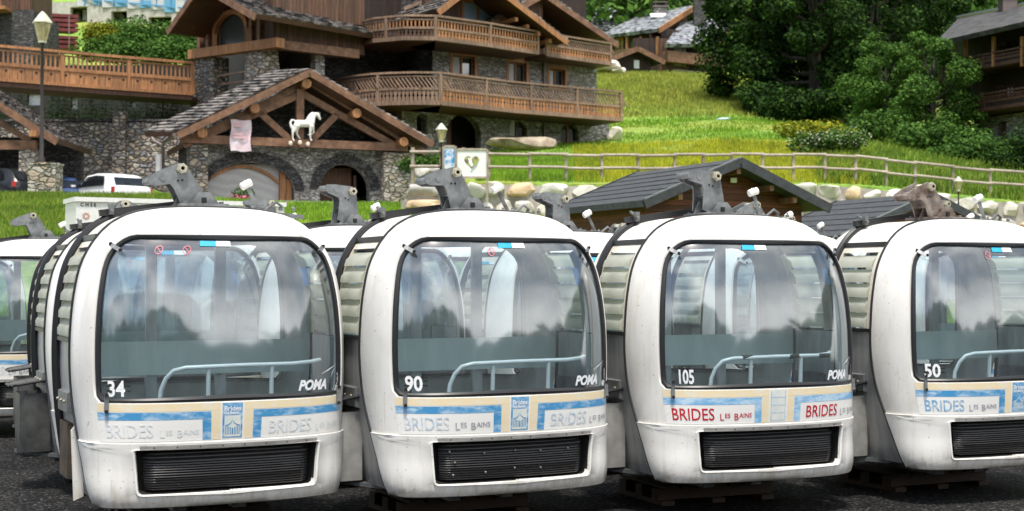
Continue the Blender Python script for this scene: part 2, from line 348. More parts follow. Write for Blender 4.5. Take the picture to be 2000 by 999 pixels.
def surf(a, q, off=0.0):
    p = _raw(a, q)
    if off == 0: return p
    e = .012; a1, a2 = max(a - e, -L0 * .995), min(a + e, L0 * .995); q1, q2 = max(q - e, 0), min(q + e, QT * .97)
    if a1 >= a2: a1, a2 = (a2 - 2 * e, a2) if a > 0 else (a1, a1 + 2 * e)
    if q1 >= q2: q1 = q2 - 2 * e
    n = (_raw(a2, min(max(q, .01), QT * .96)) - _raw(a1, min(max(q, .01), QT * .96))).cross(_raw(a, q2) - _raw(a, q1))
    return p + n.normalized() * off if n.length > 1e-9 else p
def sz(a, z, off=0.0): return surf(a, qz(z), off)
def rr_radius(a0, a1, q0, q1, rt, rb, cen):
    pts = []
    def arc(cx, cy, r, t0, t1):
        for u in np.linspace(t0, t1, 24): pts.append((cx + r * math.cos(u), cy + r * math.sin(u)))
    pi = math.pi
    arc(a1 - rt, q1 - rt, rt, 0, pi / 2); arc(a0 + rt, q1 - rt, rt, pi / 2, pi); arc(a0 + rb, q0 + rb, rb, pi, 1.5 * pi); arc(a1 - rb, q0 + rb, rb, 1.5 * pi, 2 * pi)
    pts.append(pts[0]); P = []
    for (x0, y0), (x1, y1) in zip(pts, pts[1:]):
        for u in np.linspace(0, 1, max(3, int(math.hypot(x1 - x0, y1 - y0) / .004)), endpoint=False): P.append((x0 + (x1 - x0) * u - cen[0], y0 + (y1 - y0) * u - cen[1]))
    ang = np.array([math.atan2(y, x) for x, y in P]); rad = np.array([math.hypot(x, y) for x, y in P]); o = np.argsort(ang); ang = ang[o]; rad = rad[o]
    ang = np.concatenate([[ang[-1] - 2 * pi], ang, [ang[0] + 2 * pi]]); rad = np.concatenate([[rad[-1]], rad, [rad[0]]])
    return lambda f: float(np.interp((f + pi) % (2 * pi) - pi, ang, rad))
def rect_radius(a0, a1, q0, q1, cen):
    def f(t):
        c, s = math.cos(t), math.sin(t); r = 9
        if c > 1e-9: r = min(r, (a1 - cen[0]) / c)
        if c < -1e-9: r = min(r, (a0 - cen[0]) / c)
        if s > 1e-9: r = min(r, (q1 - cen[1]) / s)
        if s < -1e-9: r = min(r, (q0 - cen[1]) / s)
        return r
    return f
def rings(mb, rads, offs, cen, angs, tr=lambda p: p, close_center=False):
    vs = []; n = len(angs)
    for r, o in zip(rads, offs):
        for t in angs:
            k = r(t); vs.append(tr(surf(cen[0] + k * math.cos(t), cen[1] + k * math.sin(t), o)))
    fs = [(i * n + j, i * n + (j + 1) % n, (i + 1) * n + (j + 1) % n, (i + 1) * n + j) for i in range(len(rads) - 1) for j in range(n)]
    if close_center: vs.append(tr(surf(cen[0], cen[1], offs[-1]))); fs += [((len(rads) - 1) * n + j, (len(rads) - 1) * n + (j + 1) % n, len(vs) - 1) for j in range(n)]
    mb.add(vs, fs)
def lerp(f, g, u): return lambda t: f(t) * (1 - u) + g(t) * u
WA = .700 * L0; WQ0, WQ1 = qz(.735), qz(1.90); CEN = (0, (WQ0 + WQ1) / 2)
r_win = rr_radius(-WA, WA, WQ0, WQ1, .20, .06, CEN)
r_brow = rr_radius(-WA - .022, WA + .022, WQ0 - .012, WQ1 + .08, .25, .08, CEN)
QB = qz(.45)
def corner_angles(a0, a1, q0, q1, cen, n=132):
    A = [2 * math.pi * i / n for i in range(n)] + [math.atan2(q - cen[1], a - cen[0]) % (2 * math.pi) for a in (a0, a1) for q in (q0, q1)]
    return sorted(A)
def upper_shell(q0, tr=lambda p: p):
    mb = MB(); ro = rect_radius(-L0, L0, q0, QT * .9995, CEN); A = corner_angles(-L0, L0, q0, QT * .9995, CEN)
    rs = [lerp(r_win, lambda t: r_win(t) * .985, 1), r_win, r_brow] + [lerp(r_brow, ro, u) for u in (.05, .14, .28, .42, .57, .72, .86, 1)]
    rings(mb, rs, [-.05, -.028, 0] + [0] * 8, CEN, A, tr); return mb
def window_glass(off=-.026, tr=lambda p: p):
    mb = MB(); A = [2 * math.pi * i / 96 for i in range(96)]
    rings(mb, [lerp(r_win, lambda t: 0, u) for u in (0.0, .1, .22, .36, .5, .65, .8, .92)], [off] * 8, CEN, A, tr, True); return mb
def seal(tr=lambda p: p):
    mb = MB(); A = [2 * math.pi * i / 132 for i in range(132)]
    d = lambda k: (lambda t: r_win(t) + k)
    rings(mb, [d(.004), d(.002), d(-.014), d(-.034), d(-.036)], [-.03, -.006, .000, -.010, -.03], CEN, A, tr); return mb
def patch(a0, a1, z0, z1, off=.003, na=None, nz=None):
    na = na or max(2, int(abs(a1 - a0) / .035) + 1); nz = nz or max(2, int(abs(z1 - z0) / .05) + 1)
    mb = MB(); mb.grid([[sz(a0 + (a1 - a0) * i / (na - 1), z0 + (z1 - z0) * j / (nz - 1), off) for i in range(na)] for j in range(nz)]); return mb
def text2d(s, size, bold=0.0, shear=0.0, sx=1.0):
    cu = bpy.data.curves.new('t', 'FONT'); cu.body = s; cu.size = size; cu.offset = bold; cu.shear = shear; cu.resolution_u = 3
    ob = bpy.data.objects.new('t', cu); COL.objects.link(ob); dg = bpy.context.evaluated_depsgraph_get()
    me = ob.evaluated_get(dg).to_mesh(); V = [(v.co.x * sx, v.co.y) for v in me.vertices]; Fc = [tuple(p.vertices) for p in me.polygons]
    ob.evaluated_get(dg).to_mesh_clear(); bpy.data.objects.remove(ob); bpy.data.curves.remove(cu); return V, Fc
def put_text(mb, s, size, fn, bold=0, shear=0, sx=1.0):
    V, Fc = text2d(s, size, bold, shear, sx); mb.add([fn(x, y) for x, y in V], Fc); return max(v[0] for v in V) if V else 0
def poly_curved(mb, pts, fn): mb.add([fn(x, y) for x, y in pts], [tuple(range(len(pts)))])

def edge_pts(side, y, z0, z1, d=0.0, n=26, yz=False):
    """points of the body cross-section on one side between two heights"""
    out = []
    q0, q1 = qz(z0), qz(z1)
    for i in range(n):
        q = q0 + (q1 - q0) * i / (n - 1); z, w, b, ys = (float(np.interp(q, _Q, _D[:, k])) for k in range(4))
        e = .01; za, wa = (float(np.interp(q - e, _Q, _D[:, k])) for k in (0, 1)); zb, wb = (float(np.interp(q + e, _Q, _D[:, k])) for k in (0, 1))
        nx, nz = (zb - za), -(wb - wa); l = math.hypot(nx, nz) or 1; nx /= l; nz /= l
        if nz < 0 and z > 1.5: nz = 0
        yy = ys + y if yz else y
        out.append(Vector((side * (w + nx * d), yy, z + nz * d)))
    return out

def hex_nut(mb, c, r, th, ax='Y', hole=None):
    """hexagonal nut facing -Y with its threaded bore"""
    c = Vector(c); o = [c + Vector((r * math.cos(k * math.pi / 3 + .3), 0, r * math.sin(k * math.pi / 3 + .3))) for k in range(6)]
    i = [c + Vector((r * .55 * math.cos(k * math.pi / 3 + .3), 0, r * .55 * math.sin(k * math.pi / 3 + .3))) for k in range(6)]
    d = Vector((0, -th, 0)); vs = o + [p + d for p in o] + [p + d for p in i] + i
    fs = []
    for k in range(6):
        j = (k + 1) % 6; fs += [(k, j, 6 + j, 6 + k), (6 + k, 6 + j, 12 + j, 12 + k), (12 + k, 12 + j, 18 + j, 18 + k)]
    mb.add(vs, fs)
def disc(mb, c, r, n=14, d=.004):
    c = Vector(c); mb.prism([(r * math.cos(2 * math.pi * k / n), r * math.sin(2 * math.pi * k / n)) for k in range(n)], (0, d, 0), c)

def rot2(p, a): return (p[0] * math.cos(a) - p[1] * math.sin(a), p[0] * math.sin(a) + p[1] * math.cos(a))

def add_hanger(root, ang=0, sx=0, y0=.32, rust=False, z0=2.12):
    """clamp arm of the hanger folded on the roof"""
    m = RUST if rust else GALV; k = R(ang)
    b = MB(); th = .012
    base = [(-.125, 0), (-.05, .09), (-.035, .112), (.045, .112), (.06, .10), (.135, 0)]
    for yy in (y0 - .15, y0 + .13): b.prism([(x + sx, z) for x, z in base], (0, th, 0), (0, yy, z0))
    b.box((sx, y0, z0 + .012), (.36, .40, .022)); b.box((sx + .0, y0, z0 + .055), (.085, .29, .075)); b.prism([(-.21, 0), (-.15, .12), (-.13, .12), (-.13, 0)], (0, .012, 0), (sx, y0 - .02, z0))
    for q in (-.14, .13): b.box((sx + q, y0 - .16, z0 + .03), (.03, .03, .02)); b.box((sx + q, y0 + .16, z0 + .03), (.03, .03, .02))
    br = b.build('hanger_bracket', m, root, True)
    h = MB(); h.box((sx + .0, y0 - .156, z0 + .052), (.036, .012, .036)); h.build('square_bolt', HOLE, br)
    leg = [(-.155, -.03), (-.175, .06), (-.20, .14), (-.222, .172), (-.335, .170), (-.375, .185), (-.392, .212), (-.378, .24), (-.31, .272), (-.176, .312), (-.14, .322), (-.105, .315), (-.082, .29), (.015, .105), (.0, .05), (-.02, -.03)]
    L = [rot2((x, z), -k) for x, z in leg]
    a = MB()
    for yy in (y0 - .10, y0 + .075): a.prism([(x + sx, z) for x, z in L], (0, th * 1.4, 0), (0, yy, z0 + .03))
    p = rot2((-.36, .21), -k); q = rot2((-.27, .225), -k)
    for c in (p, q): a.tube([(sx + c[0], y0 - .105, z0 + .03 + c[1]), (sx + c[0], y0 + .10, z0 + .03 + c[1])], .026, 12)
    w1 = rot2((-.16, .10), -k); w2 = rot2((-.01, .08), -k); a.bar((sx + w1[0], y0, z0 + .03 + w1[1]), (sx + w2[0], y0, z0 + .03 + w2[1]), .17, .014)
    w1 = rot2((-.15, .19), -k); w2 = rot2((-.32, .225), -k); a.bar((sx + w1[0], y0, z0 + .03 + w1[1]), (sx + w2[0], y0, z0 + .03 + w2[1]), .17, .012)
    arm = a.build('hanger_arm', m, root, True)
    nc = rot2((-.122, .278), -k); n = MB()
    hex_nut(n, (sx + nc[0], y0 - .10, z0 + .03 + nc[1]), .042, .03); hex_nut(n, (sx + nc[0], y0 - .10, z0 + .03 + nc[1]), .03, .045)
    n.tube([(sx + nc[0], y0 - .09, z0 + .03 + nc[1]), (sx + nc[0], y0 + .1, z0 + .03 + nc[1])], .03, 12)
    n.build('pivot_nut', NUT, arm, False)
    d = MB(); disc(d, (sx + nc[0], y0 - .112, z0 + .03 + nc[1]), .021); d.build('bore', HOLE, arm)
    s = MB()
    for dx in (-.012, .022):
        c = rot2((-.15 + dx, .19), -k); disc(s, (sx + c[0], y0 - .106, z0 + .03 + c[1]), .008, 8)
    s.build('bolt_hole', HOLE, arm)

def add_lever(root, x=.30, y=.0, lean=-25, l=.22, z0=2.10, wheel=True):
    m = MB(); a = R(lean); d = Vector((math.sin(a), 0, math.cos(a))); b0 = Vector((x, y, z0)); tip = b0 + d * l
    m.bar(b0 - d * .02, tip, .026, .016, (0, 1, 0)); m.bar(b0 - Vector((.10, 0, 0)), b0 + Vector((.34, 0, -.035)), .05, .03)
    m.tube([b0 + Vector((.03, -.02, .01)), b0 + Vector((.12, -.02, .075)), b0 + Vector((.17, -.02, .04))], .011, 8)
    for k in (-.06, .02, .16, .26): m.lathe([(.016, 0), (.016, .02), (.008, .028), (.008, .04)], b0 + Vector((k, -.01, .012)), 8)
    lv = m.build('door_lever', GALV, root, True)
    if wheel:
        w = MB(); s = d.cross(Vector((0, 1, 0))).normalized()
        c0 = tip - s * .045 + d * .012; c1 = tip + s * .045 + d * .012
        w.tube([c0, c0 + s * .004, c1 - s * .004, c1], [.024, .030, .030, .024], 14)
        w.tube([tip + d * .01, tip + d * .045], .012, 8)
        w.build('lever_roller', NYL, lv, True)

TIN_SHADED = mat_noise('shaded_tin', (.05, .05, .05), (.12, .12, .118), 5, .5, .4, .3, .02)  # darker copy of the rack tin: shade on the rear boxes put into colour
def ski_rack(root, side=-1, broken=False, tin=None):
    g = MB(); x0, x1 = 1.0, 1.27; ya, yb = .10, .52; zt = .72
    g.prism([(-.02, .60), (-.02, .78), (.05, .76), (.05, .62)], (0, yb - ya, 0), (side * .955, ya, 0), (side, 0, 0))
    o = g.build('rack_bracket', GALV, root, True)
    h = MB()
    for yy in (.16, .30, .46): h.lathe([(.012, 0), (.012, .012), (0.001, .016)], (side * 1.01, yy, .70), 8, Matrix.Rotation(side * R(90), 3, 'Y'))
    h.build('rack_bolt', NUT, o)
    if broken:
        c = MB(); c.box((side * .97, .31, .34), (.05, .36, .40)); c.build('rack_cavity', mat_noise('rusty_cavity', (.02, .016, .012), (.09, .06, .035), 6, .8), o)
        p = MB(); p.prism([(.90, .03), (.97, .0), (.99, .50), (.93, .58)], (0, .02, 0), (0, .0, 0), (side, 0, 0)); p.build('loose_flap', GEL, o); return
    r = MB(); cor = [(x0 - .05, ya, zt - .02), (x1 - .05, ya, zt - .06), (x1, ya + .06, zt - .07), (x1, yb - .06, zt - .07), (x1 - .05, yb, zt - .06), (x0 - .05, yb, zt - .02)]
    r.tube([(side * a, b, c) for a, b, c in cor], .012, 8)
    for i in range(7): yy = ya + .03 + i * (yb - ya - .06) / 6; r.tube([(side * (x0 - .05), yy, zt - .02), (side * (x1 - .004), yy, zt - .07)], .007, 6)
    r.tube([(side * (x0 + .11), ya, zt - .045), (side * (x0 + .11), yb, zt - .045)], .007, 6)
    r.build('rack_grille', RUB, o, True)
    b = MB(); rows = []
    for z in (.06, .12, .35, .58):
        e = .0 if z > .1 else -.01
        rows.append([(side * x, y, z) for x, y in ((.93, ya + .04), (1.06 + e, ya + .03), (1.15 + e, ya + .03), (1.19 + e, ya + .06), (1.19 + e, yb - .05), (1.16 + e, yb - .02), (.93, yb - .01))])
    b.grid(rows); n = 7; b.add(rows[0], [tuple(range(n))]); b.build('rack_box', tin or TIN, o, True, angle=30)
    f = MB(); f.bar((side * .80, ya - .1, .02), (side * 1.17, yb, .04), .06, .03); f.bar((side * 1.17, yb, .04), (side * .93, YD, .04), .03, .03); f.build('rack_foot', GALV, o)

def make_cabin(X, Y, yaw, label, group, num='90', scheme='faded', hang=0, lever=(.30, -25), tape=False, broken=False, studs=0, hz=2.12, rack=True, hangx=0, stick=0, rust=False, zb=.30, tin=None):
    root = thing('gondola_cabin', label, 'gondola cabin', (X, Y, zb), R(yaw), group, False)
    mir = lambda p: Vector((p.x, YD - p.y, p.z))
    fs = upper_shell(QB).build('front_shell', GEL, root, True, angle=50)
    rs = upper_shell(0.0, mir).build('rear_shell', GEL, root, True, angle=50)
    window_glass(-.030, mir).build('rear_windshield', GLR, root, True)
    seal(mir).build('rear_window_seal', RUB, root, True)
    # lower apron with the bumper opening
    cen = (0, qz(.26)); A = corner_angles(-L0, L0, 0, QB, cen, 8)
    A = sorted(A + [math.atan2(q - cen[1], a - cen[0]) % (2 * math.pi) for a in np.linspace(-.67, .67, 47) for q in (qz(.095), qz(.405))] + [math.atan2(q - cen[1], s_ * .69) % (2 * math.pi) for q in np.linspace(qz(.11), qz(.39), 12) for s_ in (-1, 1)])
    rh = rr_radius(-.69, .69, qz(.095), qz(.405), .018, .03, cen); ro = rect_radius(-L0, L0, 0, QB, cen)
    A = sorted(A + [math.atan2(q - cen[1], a - cen[0]) % (2 * math.pi) for a in (-.675, .675) for q in (qz(.11), qz(.395))])
    ap = MB(); d = lambda k: (lambda t: rh(t) + k)
    rings(ap, [rh, rh, d(.016), d(.026)] + [lerp(d(.026), ro, u) for u in (.15, .35, .6, .85, 1)], [-.03, .016, .020, .012, .012, .012, .012, .012, .012], cen, A)
    for s0 in (0,):
        ap.grid([[surf(-L0 + 2 * L0 * i / 60, QB, o) for i in range(61)] for o in (.012, -.004)])
    apo = ap.build('front_apron', GEL, root, True, angle=40)
    rc = MB(); rings(rc, [rh, rh], [-.005, -.09], cen, A); rings(rc, [rh, lambda t: rh(t) * .5], [-.09, -.09], cen, A, close_center=True); rc.build('bumper_recess', HOLE, apo, True)
    tr = MB(); rows = []; nz = 46
    for j in range(nz + 1):
        u = j / nz; z = .115 + .265 * u; rib = .0045 * (1 if (j % 3) else -1); o = -.026 + .012 * math.sin(math.pi * min(u / .85, 1)) + rib
        if u > .80: o = -.034 + .022 * math.sin(math.pi * (u - .80) / .12) if u < .92 else -.045 + rib
        rows.append([sz(-.645 + 1.29 * i / 40, z, o - .03 * max(0, abs(i / 20 - 1) - .9) * 10) for i in range(41)])
    tr.grid(rows); trd = tr.build('bumper_tread', RUBF, apo, True, angle=60)
    sd_ = MB()
    if studs:
        rg = random.Random(5)
        for a, z in [(-.56, .33), (-.52, .25), (-.54, .16), (-.28, .31), (-.27, .17), (-.02, .32), (-.02, .19), (.20, .31), (.21, .18), (.46, .31)]:
            p = sz(a, z, -.008); M = Matrix.Rotation(R(90), 3, 'X'); sd_ = MB(); sd_.lathe([(.008, 0), (.008, .008), (.004, .012)], p, 8, M); sd_.build('rivet', GALV, trd)
    st = patch(-.65, .67, .412, .436, .022); st.build('trim_strip', TIN, apo, True)
    rv = MB()
    for i in range(8): p = sz(-.55 + 1.12 * i / 7, .424, .024); disc(rv, p, .005, 8)
    rv.build('trim_rivet', HOLE, apo)
    # windscreen, seal, clips
    gl = window_glass().build('windshield', GLS, root, True)
    seal().build('window_seal', RUB, root, True)
    for a, z, dr in ((-WA * .93, 1.80, 1), (WA * .93, 1.80, -1), (-WA * .90, .73, 0), (WA * .93, .73, 0)):
        c = MB(); p = sz(a, z, .012)
        if dr: e0, e1 = sz(a - dr * .055, z + .02, .02), sz(a + dr * .055, z - .02, .012)
        else: e0, e1 = sz(a + .004, z + .055, .012), sz(a - .004, z - .06, .02)
        c.bar(e0, p, .03, .008, (0, -1, 0)); c.bar(p, e1, .03, .008, (0, -1, 0)); co_ = c.build('window_clip', GALV, root)
        
        for e_ in (e0, e1): c2 = MB(); disc(c2, e_ + Vector((0, -.012, 0)), .013); c2.build('clip_screw', HOLE, co_)
    # livery band
    wh = {'faded': .0, 'red': 0, 'blue': 0}[scheme]
    band = patch(-.96, .96, .462, .722, .002); bo = band.build('livery_band', DECW, root, True)
    bl = BLUEF if scheme == 'red' else BLUE
    cm = MB(); bm_ = MB()
    def P2(mb, a0, a1, z0, z1, o):
        p = patch(a0, a1, z0, z1, o); mb.add(p.v, p.f)
    P2(cm, -.96, -.085, .668, .722, .0029); P2(cm, .085, .96, .668, .722, .0029); P2(cm, -.145, -.085, .465, .667, .0029); P2(cm, .085, .145, .465, .667, .0029)
    P2(bm_, -.96, -.150, .610, .662, .0030); P2(bm_, .150, .96, .610, .662, .0030); P2(bm_, -.212, -.150, .465, .607, .0030); P2(bm_, .150, .212, .465, .607, .0030)
    cm.build('cream_stripe', CREAM, bo, True); bm_.build('blue_stripe', bl, bo, True)
    em = MB(); P2(em, -.072, .072, .470, .716, .0030); emb = em.build('emblem', bl if scheme != 'red' else STG, bo, True)
    e2 = MB(); mk = lambda x, y: sz(x, y, .0050)
    P2(e2, -.058, .058, .480, .628, .0042) if scheme == 'faded' else None
    if e2.v: e2.build('emblem_field', STG, emb, True)
    e3 = MB()
    if scheme != 'red':
        for s_ in (-1, 1):
            for k in range(5):
                u = k / 4; z0 = .60 - .05 * u; r0 = .050 - .045 * u
                e3.add([mk(s_ * (.052 - .047 * u), .495), mk(s_ * (.052 - .047 * u) - s_ * .006, .495), mk(s_ * (.052 - .047 * u) - s_ * .006, .56 - .02 * u), mk(s_ * (.052 - .047 * u), .56 - .02 * u)], [(0, 1, 2, 3)])
            pts = [(s_ * (.05 - .048 * math.sin(t)), .555 + .045 * (1 - math.cos(t))) for t in np.linspace(0, 1.5, 9)]
            for (x0, y0), (x1, y1) in zip(pts, pts[1:]): e3.add([mk(x0, y0), mk(x1, y1), mk(x1, y1 + .008), mk(x0, y0 + .008)], [(0, 1, 2, 3)])
        e4 = MB(); put_text(e4, 'Brides', .048, lambda x, y: mk(x - .062, y + .662), .001); put_text(e4, 'les Bains', .030, lambda x, y: mk(x - .060, y + .638), .0005); e4.build('emblem_lettering', STW, emb)
        e3.build('emblem_drawing', mat_flat('emblem_ink', (.10, .30, .52) if scheme == 'faded' else (.70, .76, .78), .4), emb)
    else:
        for k in range(4): e3.add([mk(-.065 + .0, .478 + .06 * k), mk(.065, .478 + .06 * k), mk(.065, .481 + .06 * k), mk(-.065, .481 + .06 * k)], [(0, 1, 2, 3)])
        for s_ in (-1, 1): e3.add([mk(s_ * .066, .478), mk(s_ * .062, .478), mk(s_ * .062, .71), mk(s_ * .066, .71)], [(0, 1, 2, 3)])
        e3.build('emblem_drawing', BLUEF, emb)
    lm = {'faded': GHO, 'ghost': GHO2, 'red': REDL, 'blue': GHOB}['ghost' if num == '34' else scheme]; lm2 = REDL if scheme == 'red' else GREYL if num != '34' else GHO2
    for x0, nm in ((-.905, 'town_lettering'), (.262, 'town_lettering')):
        t = MB(); wv = put_text(t, 'BRIDES', .132, lambda x, y: sz(x0 + x, .492 + y, .0042), .0008, 0, .86)
        to = t.build(nm, lm, bo)
        t2 = MB(); xx = x0 + wv + .042
        for s_, big in (('L', 1), ('ES', 0), (' ', 0), ('B', 1), ('AINS', 0)):
            if s_ == ' ': xx += .024; continue
            xx0 = xx; wv = put_text(t2, s_, .074 if big else .050, lambda x, y: sz(min(xx0 + x, L0 * .99), .490 + (0 if big else .018)  + y, .0042), .0005); xx += wv + .006
        t2.build('small_lettering', lm2 if not (scheme == 'red' and x0 > 0) else GREYL, to)
    # numerals and maker lettering on the pane
    wf = lambda x, y, o=-.018: sz(x, y, o)
    tn = MB(); wv = put_text(tn, num, .150, lambda x, y: wf(-.875 + x + (.04 if num == '105' else 0), .775 + y), .004, 0, .62 if num == '105' else .92); no = tn.build('number', POML if num == '105' else WHL, gl)
    if num != '105':
        cut = MB(); 
        for k in (.30, .62, .88): poly_curved(cut, [(-.88, .775 + .105 * k), (-.70, .775 + .105 * k), (-.70, .783 + .105 * k), (-.88, .783 + .105 * k)], lambda x, y: wf(x, y, -.0165))
        cut.build('stencil_gap', HOLE, no)
    tn = MB(); put_text(tn, num[-3:], .13, lambda x, y: wf(.905 + x * .5, .80 + y, -.012), .003, 0, .6); tn.build('side_number', WHL, gl)
    pm = MB(); put_text(pm, 'POMA', .098, lambda x, y: wf(.50 + x, .782 + y), .0045, .25, .98)
    poly_curved(pm, [(.70, .885), (.80, .915), (.91, .952), (.80, .925)], lambda x, y: wf(x, y)); poly_curved(pm, [(.815, .845), (.91, .955), (.89, .935), (.84, .895)], lambda x, y: wf(x, y))
    pm.build('maker_lettering', POML, gl)
    # stickers at the window head
    sb = MB(); P2(sb, -.10 + stick, .03 + stick, 1.825, 1.865, -.020); sbo = sb.build('sticker', STB, gl); s2 = MB(); P2(s2, .033 + stick, .155 + stick, 1.825, 1.865, -.020); s2.build('sticker', STW, gl)
    if num != '105':
        for a in ([-.42, -.20] if num == '34' else [-.17]):
            rg_ = MB(); c = []
            for rr_ in (.033, .027):
                c.append([sz(a + stick + rr_ * math.cos(t), 1.795 + rr_ * math.sin(t), -.019) for t in np.linspace(0, 2 * math.pi, 25)])
            rg_.grid(c); rg_.bar(sz(a + stick - .02, 1.795 + .02, -.018), sz(a + stick + .02, 1.795 - .02, -.018), .006, .002, (0, 1, 0)); rg_.build('round_sticker', STR, gl)
    q = MB(); P2(q, .60, .67, 1.55, 1.68, -.036); q.build('notice_sticker', mat_flat('notice_blue', (.05, .12, .24), .4), gl)
    # side sections
    for side in (-1, 1):
        sd0 = MB(); A0 = edge_pts(side, 0, .03, 1.14, -.012, 20, True); A1 = edge_pts(side, YD, .03, 1.14, -.012, 20); sd0.grid([A0, A1])
        do = sd0.build('side_door', ALU, root, True)
        fr = MB(); zA, zB = 1.15, 1.80; ly0, ly1 = .07, .55
        for y0, y1 in ((0.0, ly0), (ly1, YD)): fr.grid([edge_pts(side, y0, zA, 1.90, -.004, 14), edge_pts(side, y1, zA, 1.90, -.004, 14)])
        fr.grid([edge_pts(side, ly0, 1.82, 1.90, -.004, 4), edge_pts(side, ly1, 1.82, 1.90, -.004, 4)])
        for yy in (ly0, ly1): fr.grid([edge_pts(side, yy, zA, 1.82, -.004, 14), edge_pts(side, yy, zA, 1.82, -.06, 14)])
        fr.build('door_window_frame', FRM, do, True)
        for z in (1.145, 1.885): p = edge_pts(side, 0, z, z + .01, .006, 2)[0]; kb = MB(); kb.bar((p.x, 0, p.z), (p.x, YD, p.z), .02, .042 if z > 1.5 else .03); kb.build('door_trim', RUB, do)
        for i in range(5):
            z0 = 1.17 + i * .128; lo = edge_pts(side, 0, z0, z0 + .01, .014, 2)[0]; mi = edge_pts(side, 0, z0 + .05, z0 + .06, .016, 2)[0]; hi = edge_pts(side, 0, z0 + .125, z0 + .135, -.03, 2)[0]
            lv = MB(); P_ = [Vector((p.x, 0, p.z)) for p in (hi, (mi + hi) / 2 + Vector((side * .006, 0, 0)), mi, lo)]
            lv.grid([[p + Vector((0, y, 0)) for p in P_] for y in (ly0 + .005, ly0 + .2, ly1 - .005)])
            for yy in (ly0 + .005, ly1 - .005): lv.add([p + Vector((0, yy, 0)) for p in P_] + [Vector((P_[-1].x - side * .06, yy, P_[-1].z))], [(0, 1, 2, 3, 4)])
            lv.build('louver', LOUV, do, True)
        # seams, thick rubber arch
        sm = MB(); sm.tube(edge_pts(side, .006, .03, 2.125, .004, 60, True), .011, 8); sm.build('door_seam', RUB, root, True)
        s3 = MB(); s3.tube(edge_pts(side, YD - .02, .05, 2.10, .012, 60), .034, 10); s3.build('rubber_arch', RUB, root, True)
        if rack: ski_rack(root, side, broken and side < 0, tin)
    rf = MB(); L = edge_pts(-1, 0, 1.90, 2.13, -.002, 26); Rr = edge_pts(1, 0, 1.90, 2.13, -.002, 26)[::-1]; C = L + Rr[1:]
    rf.grid([[Vector((p.x, y, p.z)) for p in C] for y in (0, YD / 2, YD)]); rfo = rf.build('roof', GEL, root, True)
    # roof rail with clamp
    rl = MB(); rl.bar((-.70, YD - .03, 2.085), (-.12, YD - .03, 2.165), .05, .05); rl.bar((-.12, YD - .03, 2.165), (.70, YD - .03, 2.085), .05, .05); rlo = rl.build('roof_rail', RUB, root)
    cl = MB(); cl.box((-.62, YD - .08, 2.115), (.035, .05, .08)); cl.tube([(-.62, YD - .12, 2.10), (-.62, YD + .03, 2.16)], .013, 8); cl.build('rail_clamp', GALV, rlo)
    # floor, benches, rail, posts
    un = MB(); out = [_raw(-L0 + 2 * L0 * i / 40, .0) for i in range(41)]; out = [(p.x, p.y) for p in out]; out += [(x, YD - y) for x, y in out[::-1]]
    un.prism(out, (0, 0, .03), (0, 0, .012), (1, 0, 0), (0, 1, 0)); un.build('floor_pan', INN, root)
    for y, s_ in ((.50, 1), (-.24, -1)):
        be = MB(); be.box((0, y - s_ * .16, .44), (1.62, .36, .05)); be.box((0, y - s_ * .02, .27), (1.4, .04, .30)); bo2 = be.build('bench_seat', SEAT, root)
        if s_ > 0:
            bk = MB(); bk.box((0, y + .05, .975), (1.86, .025, .26), Matrix.Rotation(R(-4), 3, 'X')); bk.build('bench_backrest', SEAT, root)
    hr = MB(); pts = [(-.46, -.40, .62), (-.44, -.40, .80), (-.41, -.42, .88), (-.36, -.44, .935), (-.28, -.46, .955), (.1, -.50, .965), (.50, -.47, .965), (.66, -.38, .97), (.78, -.24, .975)]
    hr.tube(pts, .016, 10); hr.tube([(-.12, -.47, .955), (-.12, -.45, .55)], .016, 8); hr.tube([(.34, -.48, .965), (.34, -.46, .55)], .016, 8); hro = hr.build('hand_rail', RAILP, root, True)
    if tape:
        tp = MB()
        for x in (-.20, .22, .52): tp.tube([(x, -.49 + .02 * (x < 0 or x > .4), .962), (x + .09, -.49 + .02 * (x < 0 or x > .4), .964)], .0185, 10)
        tp.build('tape_wrap', TAPE, hro, True)
    for x in (-.30, .24):
        ps = MB(); ps.box((x, .62, 1.08), (.085, .04, 2.0)); ps.build('post', ALU, root)
    cb = MB(); cb.box((0.05, .30, 2.02), (1.0, .05, .05)); cb.build('roof_bar', GALV, root)
    add_hanger(root, hang, hangx, z0=hz, rust=rust)
    if lever: add_lever(root, lever[0], .12, lever[1])
    # stand under the cabin
    return root
# ------------------------------------------------------------------ the cabins
CABS = [(-2.256, 10.6, 26), (-.239, 11.1, 26), (1.835, 11.8, 22), (3.978, 12.6, 25)]
G1 = 'retired gondola cabins parked in rows'
c1 = make_cabin(*CABS[0], 'white gondola cabin numbered 34 with ghosted town lettering, front row left', G1, '34', 'faded', -8, (.42, -28), broken=True, stick=-.12, hz=2.13)
c2 = make_cabin(*CABS[1], 'white gondola cabin numbered 90 with faded grey blue town lettering and studded bumper', G1, '90', 'faded', 0, (.30, -28), studs=1)
c3 = make_cabin(*CABS[2], 'white gondola cabin numbered 105 with crisp red town lettering', G1, '105', 'red', 17, (.34, -18), tape=True, stick=-.14)
c4 = make_cabin(*CABS[3], 'white gondola cabin numbered 50 with worn blue lettering at the right edge', G1, '50', 'blue', -6, (.40, -22), rust=True, stick=-.02)
